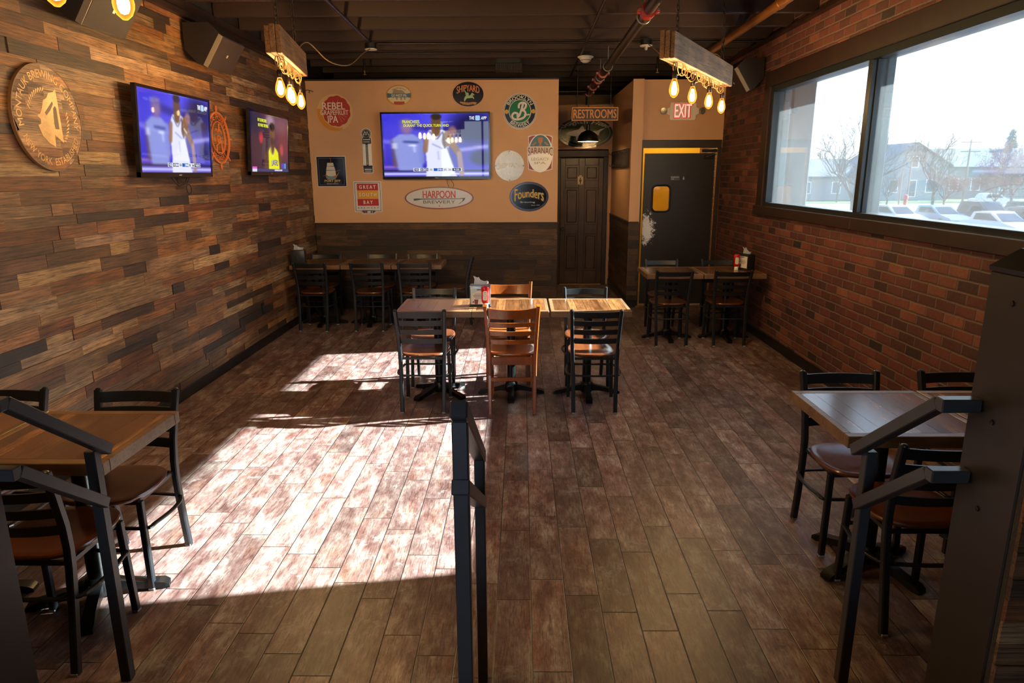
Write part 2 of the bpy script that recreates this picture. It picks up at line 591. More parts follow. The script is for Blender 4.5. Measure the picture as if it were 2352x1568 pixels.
def text(bm, body, cx, cz, w, h, d, bold=0.012, arc=None, bottom=False, sx=1.0, sz=1.0, warp=None, slant=0.0, shift=(0.0, 0.0)):
    """Lettering fitted to w x h, centred on (cx,cz); arc = radius bends it along a circle (cx,cz is then the circle's centre)."""
    if bold > 0.005:        # bolder lettering: the same glyphs laid over each other with small shifts
        k_ = bold * 0.9 * h / 0.72
        for i_, (du, dv) in enumerate(((-k_, -k_ * 0.6), (k_, -k_ * 0.6), (k_, k_ * 0.6), (-k_, k_ * 0.6))):
            text(bm, body, cx, cz, w, h, d + 0.00004 * i_, 0.0, arc, bottom, sx, sz, warp, slant, (du, dv))
        return bm
    vs, fs = text_verts(body, 0.0)
    if not vs:
        return bm
    xs = [v[0] for v in vs]; ys = [v[1] for v in vs]
    x0, x1, y0, y1 = min(xs), max(xs), min(ys), max(ys)
    out = []
    for x, y in vs:
        u = ((x - x0) / (x1 - x0) - 0.5) * w
        v = ((y - y0) / max(y1 - y0, 1e-6)) * h
        u += slant * v + shift[0]
        v += shift[1]
        if arc:
            if bottom:
                a = 1.5 * PI + u / arc
                r = arc - v
            else:
                a = 0.5 * PI - u / arc
                r = arc + v
            out.append((cx + sx * r * math.cos(a), cz + sz * r * math.sin(a)))
        else:
            if warp:
                v = (v - h / 2) * warp(u / (w / 2))[0] + warp(u / (w / 2))[1] + h / 2
            out.append((cx + u, cz + v - h / 2))
    th = 0.0012
    vb = [bm.verts.new((u, -(d), v)) for u, v in out]
    vf = [bm.verts.new((u, -(d + th), v)) for u, v in out]
    for f in fs:
        try:
            bm.faces.new([vf[i] for i in f])
        except ValueError:
            pass
    cnt = {}
    for f in fs:
        for i in range(len(f)):
            a, b = f[i], f[(i + 1) % len(f)]
            cnt[(min(a, b), max(a, b))] = cnt.get((min(a, b), max(a, b)), 0) + 1
    for (a, b), k in cnt.items():
        if k == 1:
            try:
                bm.faces.new((vf[a], vf[b], vb[b], vb[a]))
            except ValueError:
                pass
    return bm

def plate(bm, pts, d0, d1):
    """Flat plate with outline pts (u,v) from depth d0 to d1."""
    return prism(bm, [(u, v) for u, v in pts], 1, -d0, -d1)

def ell(cx, cz, rx, rz, n=48, a0=0.0, a1=2 * PI):
    full = abs(a1 - a0 - 2 * PI) < 1e-6
    k = n if full else n + 1
    return [(cx + rx * math.cos(a0 + (a1 - a0) * i / n), cz + rz * math.sin(a0 + (a1 - a0) * i / n)) for i in range(k)]

def ring(bm, cx, cz, rx, rz, t, d0, d1, n=56):
    o_ = ell(cx, cz, rx, rz, n); i_ = ell(cx, cz, rx - t, rz - t, n)
    V = {}
    for nm, pts, d in (('of', o_, d1), ('if', i_, d1), ('ob', o_, d0), ('ib', i_, d0)):
        V[nm] = [bm.verts.new((u, -d, v)) for u, v in pts]
    for i in range(n):
        j = (i + 1) % n
        for a, b in (('of', 'if'), ('if', 'ib'), ('ib', 'ob'), ('ob', 'of')):
            bm.faces.new((V[a][i], V[a][j], V[b][j], V[b][i]))
    return bm

def rrect(cx, cz, w, h, r, n=5):
    p = []
    for (sx, sz, a) in ((1, 1, 0), (-1, 1, PI / 2), (-1, -1, PI), (1, -1, 1.5 * PI)):
        p += arcpts(cx + sx * (w / 2 - r), cz + sz * (h / 2 - r), r, a, a + PI / 2, n)
    return p

def frame_rect(bm, cx, cz, w, h, t, d0, d1):
    for (u0, u1, v0, v1) in ((cx - w / 2, cx + w / 2, cz + h / 2 - t, cz + h / 2), (cx - w / 2, cx + w / 2, cz - h / 2, cz - h / 2 + t),
                             (cx - w / 2, cx - w / 2 + t, cz - h / 2 + t, cz + h / 2 - t), (cx + w / 2 - t, cx + w / 2, cz - h / 2 + t, cz + h / 2 - t)):
        boxb(bm, u0, u1, -d1, -d0, v0, v1)
    return bm

def stroke(bm, pts, w, d0, d1):
    """A brush stroke along pts (u,v) with constant or per-point width."""
    n = len(pts)
    ws = w if isinstance(w, (list, tuple)) else [w] * n
    left, right = [], []
    for i in range(n):
        a = pts[max(i - 1, 0)]; b = pts[min(i + 1, n - 1)]
        t = Vector((b[0] - a[0], b[1] - a[1])).normalized()
        nn = Vector((-t.y, t.x)) * ws[i] / 2
        left.append((pts[i][0] + nn.x, pts[i][1] + nn.y)); right.append((pts[i][0] - nn.x, pts[i][1] - nn.y))
    for i in range(n - 1):
        q = [left[i], left[i + 1], right[i + 1], right[i]]
        lo = [bm.verts.new((u, -d0, v)) for u, v in q]; hi = [bm.verts.new((u, -d1, v)) for u, v in q]
        bm.faces.new(hi); bm.faces.new(lo[::-1])
        for j in range(4):
            bm.faces.new((lo[j], lo[(j + 1) % 4], hi[(j + 1) % 4], hi[j]))
    if ws[0] > 0.012:
        for i in range(1, n - 1, 2):
            plate(bm, ell(pts[i][0], pts[i][1], ws[i] / 2, ws[i] / 2, 12), d0, d1 - 0.00003)
    return bm

def bez(p, n=10):
    """Smooth curve through the points p (Catmull-Rom)."""
    out = []
    q = [p[0]] + list(p) + [p[-1]]
    for i in range(1, len(q) - 2):
        for k in range(n):
            t = k / n
            a, b, c, d = q[i - 1], q[i], q[i + 1], q[i + 2]
            out.append(tuple(0.5 * ((2 * b[j]) + (-a[j] + c[j]) * t + (2 * a[j] - 5 * b[j] + 4 * c[j] - d[j]) * t * t + (-a[j] + 3 * b[j] - 3 * c[j] + d[j]) * t ** 3) for j in range(len(b))))
    out.append(tuple(p[-1]))
    return out
# ================================================================== THE SETTING
XL, XR, YB, YR = -2.86, 2.74, 9.55, -2.6      # left wall, right wall, sign wall, wall behind the camera
ZC = 3.28                                      # underside of the joists

M_floor = floor_material()
M_brick = brick_material()
M_plaster = plaster_material('tan_plaster', '#cf9f75')
M_plank_y = wood('reclaimed_planks', 1, rough=0.6, grain=1.0, bump=0.9, gs=36.0, dark=0.22, crackle=0.9, rough_fig=1.6, fine=0.2)
M_plank_x = wood('reclaimed_planks_across', 0, rough=0.6, grain=1.0, bump=0.9, gs=36.0, dark=0.22, crackle=0.9, rough_fig=1.6, fine=0.2)
M_joist = flat('#2d1a12', 0.62, 0, 0.25, 'dark_brown_ceiling_paint')
M_trim = wood('dark_trim', 0, rough=0.45, attr=False, base='#33221a', grain=0.5, bump=0.15, gs=20)
M_trim_y = wood('dark_trim_long', 1, rough=0.45, attr=False, base='#2a1914', grain=0.5, bump=0.15, gs=20)
M_black = flat('#101112', 0.38, 0.0, 0.1, 'black_metal_paint')
M_winframe = flat('#1a2228', 0.35, 0.3, 0.1, 'window_metal')
M_concrete = flat('#605f5c', 0.8, 0, 0.2, 'concrete')

bm = BM(); boxb(bm, XL - 0.1, XR + 0.1, YR, 13.6, -0.06, 0.0)
tag(obj('floor', bm, M_floor), kind='structure')

# ceiling: deck and joists running across the room
bm = BM(); boxb(bm, XL - 0.2, XR + 0.3, YR - 0.2, 13.8, ZC + 0.27, ZC + 0.4)
tag(obj('ceiling', bm, M_joist), kind='structure')
y = 6.85 - 0.6 * 18
while y < 13.5:
    bm = BM(); boxb(bm, XL, XR, y, y + 0.055, ZC, ZC + 0.27, 0.004)
    tag(obj('ceiling_joist', bm, M_joist), kind='structure')
    y += 0.6

WARM = (1.16, 0.93, 0.74)
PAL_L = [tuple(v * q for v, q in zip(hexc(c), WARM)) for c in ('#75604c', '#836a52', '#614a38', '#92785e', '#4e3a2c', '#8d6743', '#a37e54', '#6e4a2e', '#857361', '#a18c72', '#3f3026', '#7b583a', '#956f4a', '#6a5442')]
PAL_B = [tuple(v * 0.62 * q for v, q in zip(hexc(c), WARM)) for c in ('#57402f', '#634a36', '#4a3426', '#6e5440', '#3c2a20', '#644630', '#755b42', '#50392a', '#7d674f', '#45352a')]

def planks(a0, a1, z0, z1, mk, pal, rnd, lmin=0.18, lmax=1.3, h=(0.056, 0.088)):
    """Rows of reclaimed boards: mk(a0,a1,z0,z1,thick,colour) gives the box of one board."""
    out = []
    z = z0
    while z < z1 - 1e-4:
        hh = min(rnd.uniform(*h), z1 - z)
        if z1 - z - hh < 0.03: hh = z1 - z
        a = a0 - rnd.uniform(0, 0.6)
        while a < a1:
            l = rnd.choice((rnd.uniform(lmin, 0.5), rnd.uniform(0.35, 0.8), rnd.uniform(0.5, lmax)))
            b0, b1 = max(a, a0), min(a + l, a1)
            if b1 - b0 > 0.004:
                c = rnd.choice(pal)
                k = rnd.choice((rnd.uniform(0.55, 0.9), rnd.uniform(0.8, 1.3)))
                k *= 0.76; g_ = rnd.choice((0.0, 0.0, 1.0)); col = (c[0] * k * (1.05 - 0.05 * g_), c[1] * k * rnd.uniform(0.96, 1.03), c[2] * k * rnd.uniform(0.85, 1.0) * (0.88 + 0.20 * g_), rnd.random())
                out.append(mk(b0 + 0.0007, b1 - 0.0007, z + 0.0006, z + hh - 0.0006, rnd.uniform(0.010, 0.0190), col))
            a += l
        z += hh
    return out

# left wall: backing + reclaimed boards
rnd = random.Random(11)
bx = [(XL - 0.16, XL - 0.014, YR, 13.6, 0, ZC + 0.3, (0.02, 0.015, 0.012, 0.5))]
bx += planks(-1.2, YB, 0.09, 3.14, lambda a, b, z, zz, t, c: (XL - 0.014, XL - 0.014 + t, a, b, z, zz, c), PAL_L, rnd)
tag(toned('wall_left', bx, M_plank_y), kind='structure')
bm = BM(); boxb(bm, XL - 0.014, XL + 0.012, -1.2, YB, 0.0, 0.095, 0.003)
tag(obj('baseboard_left', bm, M_black), kind='structure')
bm = BM(); boxb(bm, XL - 0.02, XL + 0.05, YR, YB, 3.14, 3.19, 0.003); boxb(bm, XL - 0.02, XL + 0.02, YR, YB, 3.19, ZC, 0.0)
tag(obj('trim_1', bm, M_trim_y), kind='structure')

# sign wall: plaster above, boards below, dark cap between; free end at X = .50
bm = BM(); boxb(bm, XL, 0.497, YB, YB + 0.13, 1.19, 3.055)
tag(obj('wall_back', bm, M_plaster), kind='structure')
bx = [(XL, 0.495, YB + 0.012, YB + 0.13, 0, 1.19, (0.02, 0.015, 0.012, 0.5))]
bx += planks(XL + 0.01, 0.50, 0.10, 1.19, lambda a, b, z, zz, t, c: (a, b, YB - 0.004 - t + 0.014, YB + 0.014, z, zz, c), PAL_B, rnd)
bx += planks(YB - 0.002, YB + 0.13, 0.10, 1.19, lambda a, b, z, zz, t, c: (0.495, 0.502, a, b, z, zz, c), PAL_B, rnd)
tag(toned('wall_back_wainscot', bx, M_plank_x), kind='structure')
bm = BM(); boxb(bm, XL, 0.512, YB - 0.022, YB + 0.13, 1.186, 1.204, 0.003)
tag(obj('trim_2', bm, M_trim), kind='structure')
bm = BM(); boxb(bm, XL, 0.505, YB - 0.012, YB + 0.13, 0.0, 0.10, 0.003)
tag(obj('baseboard_back', bm, M_black), kind='structure')
bm = BM(); boxb(bm, XL, 0.50, YB - 0.006, YB + 0.13, 3.055, 3.075)
tag(obj('trim_3', bm, M_trim), kind='structure')

# corridor behind the sign wall: far wall with the restroom door, right side wall
CY = 11.7
bm = BM()
boxb(bm, -1.2, 0.60, CY, CY + 0.12, 0, 2.94); boxb(bm, 0.60, 1.50, CY, CY + 0.12, 2.24, 2.94); boxb(bm, 1.44, 1.50, CY, CY + 0.12, 0, 2.24)
tag(obj('wall_corridor_end', bm, M_plaster), kind='structure')
bm = BM(); boxb(bm, 1.50, 1.60, 9.60, CY + 0.12, 1.19, 3.06); boxb(bm, 1.485, 1.63, 9.58, 9.64, 1.19, 3.06)
tag(obj('wall_corridor_right', bm, M_plaster), kind='structure')
bx = [(1.505, 1.60, 9.60, CY, 0, 1.19, (0.02, 0.015, 0.012, 0.5))]
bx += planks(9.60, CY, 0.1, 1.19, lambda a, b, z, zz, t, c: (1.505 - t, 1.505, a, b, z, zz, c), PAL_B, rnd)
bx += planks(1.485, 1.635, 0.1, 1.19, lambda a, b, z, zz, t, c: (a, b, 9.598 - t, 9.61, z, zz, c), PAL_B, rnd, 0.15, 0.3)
tag(toned('wall_corridor_wainscot', bx, M_plank_y), kind='structure')
bm = BM(); boxb(bm, 1.475, 1.62, 9.57, 9.66, 1.186, 1.204, 0.003); boxb(bm, 1.478, 1.56, 9.66, CY, 1.186, 1.204, 0.003)
tag(obj('trim_4', bm, M_trim), kind='structure')
bm = BM(); boxb(bm, 1.478, 1.62, 9.575, 9.66, 0.0, 0.10, 0.003); boxb(bm, 1.48, 1.56, 9.66, CY, 0.0, 0.10, 0.003)
tag(obj('baseboard_corridor', bm, M_black), kind='structure')
bm = BM(); boxb(bm, -1.2, -1.1, YB + 0.13, CY, 0, 2.94); boxb(bm, XL - 0.1, 2.9, 13.5, 13.6, 0, 3.7)
tag(obj('wall_corridor_left', bm, M_plaster), kind='structure')

# kitchen wall with the exit sign and the swing door
bm = BM(); boxb(bm, 1.60, XR, 9.70, 9.82, 2.29, 3.065); boxb(bm, 1.60, 1.655, 9.70, 9.82, 0, 2.29); boxb(bm, 2.70, XR, 9.70, 9.82, 0, 2.29)
tag(obj('wall_kitchen', bm, M_plaster), kind='structure')
bm = BM(); boxb(bm, 1.635, 2.73, 9.685, 9.74, 2.185, 2.29, 0.004); boxb(bm, 1.632, 1.668, 9.685, 9.74, 0, 2.185, 0.004); boxb(bm, 2.68, 2.735, 9.685, 9.74, 0, 2.185, 0.004)
tag(obj('trim_5', bm, M_trim), kind='structure')
M_kitchen = flat('#e6b41e', 0.7, 0, 0.1, 'kitchen_yellow_paint')
bm = BM(); boxb(bm, 1.60, 2.9, 10.9, 11.0, 0, 3.0); boxb(bm, 1.61, 1.64, 9.83, 10.9, 0, 3.0); boxb(bm, 2.86, 2.9, 9.83, 10.9, 0, 3.0); boxb(bm, 1.61, 2.9, 9.83, 11.0, 3.0, 3.03)
tag(obj('wall_kitchen_inside', bm, M_kitchen), kind='structure')
kl = bpy.data.lights.new('kitchen_lamp', 'AREA'); kl.energy = 13; kl.size = 0.7; kl.color = (1.0, 0.88, 0.55)
klo = bpy.data.objects.new('kitchen_lamp', kl); COL.objects.link(klo); klo.location = (2.25, 10.4, 2.95)

# restroom door (six panels) in the corridor
M_doorwood = wood('stained_door', 2, rough=0.4, attr=False, base='#4a2f1c', grain=0.6, bump=0.15, gs=26, coat=0.2)
d1 = tag(bpy.data.objects.new('door_1', None), kind='structure'); COL.objects.link(d1); d1.location = (0, 0, 0)
bm = BM(); boxb(bm, 0.655, 1.365, CY - 0.005, CY + 0.035, 0.02, 2.10)
for (x0, x1) in ((0.72, 0.955), (1.065, 1.30)):
    pass
obj('door_core', bm, M_doorwood, d1)
bm = BM()
for (x0, x1, z0, z1) in ((0.655, 0.735, 0.02, 2.10), (1.285, 1.365, 0.02, 2.10), (0.96, 1.06, 0.02, 2.10), (0.735, 0.96, 1.985, 2.10), (1.06, 1.285, 1.985, 2.10), (0.735, 0.96, 1.62, 1.745), (1.06, 1.285, 1.62, 1.745), (0.735, 0.96, 0.86, 1.02), (1.06, 1.285, 0.86, 1.02), (0.735, 0.96, 0.02, 0.24), (1.06, 1.285, 0.02, 0.24)):
    boxb(bm, x0, x1, CY - 0.022, CY - 0.004, z0, z1, 0.004)
obj('door_rails', bm, M_doorwood, d1)
for (z0, z1) in ((1.745, 1.985), (1.02, 1.62), (0.24, 0.86)):
    for (x0, x1) in ((0.735, 0.96), (1.06, 1.285)):
        bm = BM(); boxb(bm, x0 + 0.03, x1 - 0.03, CY - 0.018, CY - 0.003, z0 + 0.03, z1 - 0.03, 0.012)
        obj('raised_panel', bm, M_doorwood, d1)
bm = BM(); lathe(bm, [(0.026, 0.0), (0.026, 0.008), (0.010, 0.012), (0.010, 0.04), (0.026, 0.05), (0.028, 0.065), (0.018, 0.075), (0, 0.076)], 16)
k = obj('door_knob', bm, M_black, d1, True); k.location = (0.695, CY - 0.022, 0.95); k.rotation_euler = (PI / 2, 0, 0)
bm = BM(); boxb(bm, 0.60, 0.655, CY - 0.03, CY + 0.06, 0, 2.12, 0.004); boxb(bm, 1.365, 1.44, CY - 0.03, CY + 0.06, 0, 2.12, 0.004); boxb(bm, 0.60, 1.44, CY - 0.03, CY + 0.06, 2.12, 2.225, 0.004)
tag(obj('trim_6', bm, M_trim), kind='structure')
bm = BM(); boxb(bm, 0.655, 1.365, CY - 0.03, CY + 0.04, 0, 0.014)
tag(obj('trim_7', bm, flat('#a88a5a', 0.4, 0.6)), kind='structure')

# swing door to the kitchen: dark leaf with a porthole pane, worn paint beside the pull edge
def worn_black():
    m, nt, b, out = new_mat('worn_black_door')
    tc = N(nt, 'ShaderNodeTexCoord')
    mp = N(nt, 'ShaderNodeMapping')
    mp.inputs['Location'].default_value = (-1.765, 0, -1.09)
    L(nt, tc.outputs['Object'], mp.inputs['Vector'])
    mp2 = N(nt, 'ShaderNodeMapping')
    mp2.inputs['Scale'].default_value = (6.0, 0.0, 3.0)
    L(nt, mp.outputs[0], mp2.inputs['Vector'])
    ln = N(nt, 'ShaderNodeVectorMath', operation='LENGTH')
    L(nt, mp2.outputs[0], ln.inputs[0])
    n1 = N(nt, 'ShaderNodeTexNoise', i_Scale=16.0, i_Detail=10.0, i_Roughness=0.85)
    L(nt, tc.outputs['Object'], n1.inputs['Vector'])
    wear = ramp(nt, M_(nt, 'SUBTRACT', M_(nt, 'MULTIPLY', n1.outputs[0], 2.6), ln.outputs['Value']), [(0.74, (0, 0, 0, 1)), (0.77, (1, 1, 1, 1))])
    n2 = N(nt, 'ShaderNodeTexNoise', i_Scale=5.0, i_Detail=4.0)
    L(nt, tc.outputs['Object'], n2.inputs['Vector'])
    base = mixc(nt, n2.outputs[0], hexc('#120e0d'), hexc('#241c19'))
    L(nt, mixc(nt, wear, base, hexc('#dddcde')), b.inputs['Base Color'])
    b.inputs['Roughness'].default_value = 0.45
    return m
d2 = tag(bpy.data.objects.new('door_2', None), kind='structure'); COL.objects.link(d2)
bm = BM()
x0, x1, z0, z1, yd = 1.70, 2.655, 0.03, 2.115, 9.715
out_ = [(x0, z0), (x1, z0), (x1, z1), (x0, z1)]
hole = rrect(1.942, 1.509, 0.235, 0.345, 0.055, 6)
# leaf with a rounded opening
fo = [bm.verts.new((u, yd, v)) for u, v in out_]
fh = [bm.verts.new((u, yd, v)) for u, v in hole]
es = [bm.edges.new((fo[i], fo[(i + 1) % 4])) for i in range(4)] + [bm.edges.new((fh[i], fh[(i + 1) % len(fh)])) for i in range(len(fh))]
bmesh.ops.triangle_fill(bm, use_beauty=True, use_dissolve=False, edges=es)
bad = [f for f in bm.faces if abs(f.calc_center_median().x - 1.942) < 0.11 and abs(f.calc_center_median().z - 1.509) < 0.165 and all(v in fh for v in f.verts)]
bmesh.ops.delete(bm, geom=bad, context='FACES')
r = bmesh.ops.extrude_face_region(bm, geom=list(bm.faces))
bmesh.ops.translate(bm, vec=(0, 0.04, 0), verts=[e for e in r['geom'] if isinstance(e, bmesh.types.BMVert)])
obj('door_leaf', bm, worn_black(), d2)
bm = BM()
pth = [(u, yd - 0.006, v) for u, v in rrect(1.942, 1.509, 0.245, 0.355, 0.06, 6)]
tube(bm, pth, 0.013, 8, True)
obj('window_gasket', bm, flat('#0c0c0d', 0.5), d2, True)
bm = BM(); plate(bm, rrect(1.942, 1.509, 0.232, 0.342, 0.05, 5), -(yd + 0.016), -(yd + 0.024))
obj('window_pane', bm, glass_material('porthole_glass', 0.0, (1.0, 0.95, 0.82, 1)), d2)
bm = BM(); boxb(bm, 2.46, 2.67, 9.66, 9.70, 2.125, 2.165, 0.004); bar(bm, (2.66, 9.675, 2.10), (2.52, 9.655, 2.06), 0.02, 0.012); boxb(bm, 2.50, 2.62, 9.69, 9.715, 2.04, 2.09, 0.003)
obj('door_closer', bm, M_black, d2)
bm = BM(); boxb(bm, 2.06, 2.185, yd - 0.004, yd, 1.755, 1.815, 0.001)
tag(obj('door_sign', bm, flat('#4a4a4c', 0.4), None), 'small grey staff notice plate on the dark swing door', 'sign')
ds = bpy.data.objects[-1] if False else None
bm = BM(); text(bm, 'Employees', 2.122, 1.797, 0.105, 0.022, -(yd - 0.004), 0.0); text(bm, 'Only', 2.09, 1.771, 0.04, 0.02, -(yd - 0.004), 0.0)
o_sign = [o for o in COL.objects if o.name.startswith('door_sign')][0]
obj('lettering', bm, flat('#c9c9c9', 0.5), o_sign)
bm = BM(); boxb(bm, 2.215, 2.265, yd - 0.004, yd, 1.755, 1.812, 0.001)
o2 = tag(obj('pictogram_plate', bm, flat('#1f1f21', 0.4)), 'small black square pictogram plate on the dark swing door', 'sign')
bm = BM(); plate(bm, ell(2.24, 1.797, 0.008, 0.008, 14), -(yd - 0.004), -(yd - 0.0055)); plate(bm, [(2.228, 1.765), (2.252, 1.765), (2.248, 1.788), (2.232, 1.788)], -(yd - 0.004), -(yd - 0.0055))
obj('emblem', bm, flat('#a8a8a8', 0.5), o2)

# right wall: brick with the big window
WY0, WY1, WZ0, WZ1 = 3.35, 7.86, 1.49, 2.75
bm = BM()
T = 0.16
for (y0, y1, z0, z1) in ((YR, 13.6, 0, WZ0), (YR, 13.6, WZ1, 3.6), (YR, WY0, WZ0, WZ1), (WY1, 13.6, WZ0, WZ1)):
    boxb(bm, XR, XR + T, y0, y1, z0, z1)
tag(obj('wall_right', bm, M_brick), kind='structure')
bm = BM(); boxb(bm, XR - 0.02, XR, YR, 9.68, 0.0, 0.10, 0.003)
tag(obj('baseboard_right', bm, M_black), kind='structure')
bm = BM(); boxb(bm, XR - 0.06, XR + 0.0, YR, 9.7, 3.25, ZC); 
tag(obj('trim_8', bm, M_trim_y), kind='structure')
w1 = tag(bpy.data.objects.new('window_1', None), kind='structure'); COL.objects.link(w1)
bm = BM()
boxb(bm, XR - 0.03, XR + 0.005, WY0 - 0.2, 8.08, 2.76, 2.92, 0.004)
boxb(bm, XR - 0.03, XR + 0.005, 7.90, 8.08, 1.40, 2.76, 0.004)
boxb(bm, XR - 0.03, XR + 0.005, WY0 - 0.2, WY0, 1.40, 2.76, 0.004)
obj('casing', bm, M_trim_y, w1)
bm = BM()
boxb(bm, XR - 0.05, XR + 0.02, 5.70, 8.12, 1.39, 1.488, 0.004); boxb(bm, XR - 0.05, XR + 0.02, WY0 - 0.2, 5.695, 1.39, 1.488, 0.004)
obj('window_sill', bm, M_trim_y, w1)
bm = BM()
for (y0, y1, z0, z1) in ((WY0, 7.90, WZ0 - 0.005, 1.53), (WY0, 7.90, 2.70, 2.76), (7.82, 7.90, 1.53, 2.70), (WY0, WY0 + 0.06, 1.53, 2.70)):
    boxb(bm, XR - 0.012, XR + 0.10, y0, y1, z0, z1, 0.003)
obj('window_frame', bm, M_winframe, w1)
bm = BM(); boxb(bm, XR - 0.015, XR + 0.095, 5.68, 5.75, 1.53, 2.70, 0.003); boxb(bm, XR + 0.02, XR + 0.07, 5.665, 5.765, 1.53, 2.70, 0.003)
obj('mullion', bm, M_winframe, w1)
bm = BM(); boxb(bm, XR + 0.097, XR + 0.155, 5.66, 5.73, 1.50, 2.75, 0.003); boxb(bm, XR + 0.102, XR + 0.17, 7.80, 7.86, 1.50, 2.75, 0.003)
obj('outer_fin', bm, flat('#46555b', 0.5, 0.2), w1)
M_glass = glass_material('dusty_window_glass', 0.009)
for (y0, y1) in ((WY0 + 0.05, 5.69), (5.74, 7.83)):
    bm = BM(); boxb(bm, XR + 0.045, XR + 0.051, y0, y1, 1.52, 2.71)
    obj('glass_pane', bm, M_glass, w1)

# wall behind the camera with its street window
bm = BM()
for (x0, x1, z0, z1) in ((XL - 0.1, XR + 0.1, 0, 0.5), (XL - 0.1, XR + 0.1, 3.15, 3.6), (XL - 0.1, -2.5, 0.5, 3.15), (-0.05, XR + 0.1, 0.5, 3.15)):
    boxb(bm, x0, x1, YR - 0.15, YR, z0, z1)
tag(obj('wall_front', bm, plaster_material('dark_plaster', '#6b4a34')), kind='structure')
w2 = tag(bpy.data.objects.new('window_2', None), kind='structure'); COL.objects.link(w2)
bm = BM()
for (x0, x1, z0, z1) in ((-2.5, -0.05, 0.5, 0.56), (-2.5, -0.05, 3.09, 3.15), (-2.5, -2.44, 0.56, 3.09), (-0.11, -0.05, 0.56, 3.09), (-1.2, -1.14, 0.56, 3.09)):
    boxb(bm, x0, x1, YR - 0.12, YR - 0.02, z0, z1, 0.003)
obj('window_frame', bm, M_winframe, w2)
bm = BM(); boxb(bm, -2.45, -0.1, YR - 0.08, YR - 0.074, 0.55, 3.10)
obj('glass_pane', bm, glass_material('street_window_glass', 0.0), w2)

# raised entrance platform and steps under the camera
bm = BM(); boxb(bm, XL, XR, YR, 1.42, 0.0, 0.55); boxb(bm, -1.52, 1.23, 1.42, 1.69, 0, 0.37); boxb(bm, -1.52, 1.23, 1.69, 1.95, 0, 0.185)
tag(obj('stair_platform', bm, M_floor), kind='structure')

# ------------------------------------------------------------------ outside
GZ = -1.8
bm = BM(); boxb(bm, 2.95, 190, -40, 66.5, GZ - 0.3, GZ)
tag(obj('ground_parking_lot', bm, flat('#66686c', 0.85, 0, 0.15, 'asphalt')), kind='structure')
bm = BM(); boxb(bm, -60, 2.95, -60, -2.8, GZ - 0.3, -0.2)
tag(obj('ground_street', bm, flat('#5c5e62', 0.85, 0, 0.15, 'street_asphalt')), kind='structure')
bm = BM(); boxb(bm, 2.95, 190, 66.5, 72, GZ - 0.3, GZ + 0.05)
tag(obj('lawn_strip', bm, flat('#5d7a38', 0.9, 0, 0.25, 'grass')), kind='structure')
bm = BM(); boxb(bm, 2.95, 190, 72, 86, GZ - 0.3, GZ)
tag(obj('road', bm, flat('#68686e', 0.85, 0, 0.1, 'road_asphalt')), kind='structure')
bm = BM(); boxb(bm, 2.95, 190, 86, 240, GZ - 0.3, GZ + 0.05)
tag(obj('ground_far_lawn', bm, flat('#4f6a36', 0.9, 0, 0.25, 'far_grass')), kind='structure')
# building shell outside: overhang and concrete pier
bm = BM(); boxb(bm, XR + T, 3.65, 1.5, 9.4, 2.93, 3.25)
tag(obj('roof_overhang', bm, flat('#8e9296', 0.7, 0, 0.1, 'soffit_paint')), kind='structure')
bm = BM(); boxb(bm, 3.16, 3.42, 8.40, 9.4, GZ, 2.93, 0.01)
tag(obj('pillar_concrete', bm, M_concrete), kind='structure')
# ------------------------------------------------------------------ things outside
M_bark = flat('#4a443f', 0.9, 0, 0.3, 'bark')
M_bark2 = flat('#5a4440', 0.9, 0, 0.3, 'reddish_bark')
M_buds = flat('#7d4f46', 0.9, 0, 0.3, 'buds')

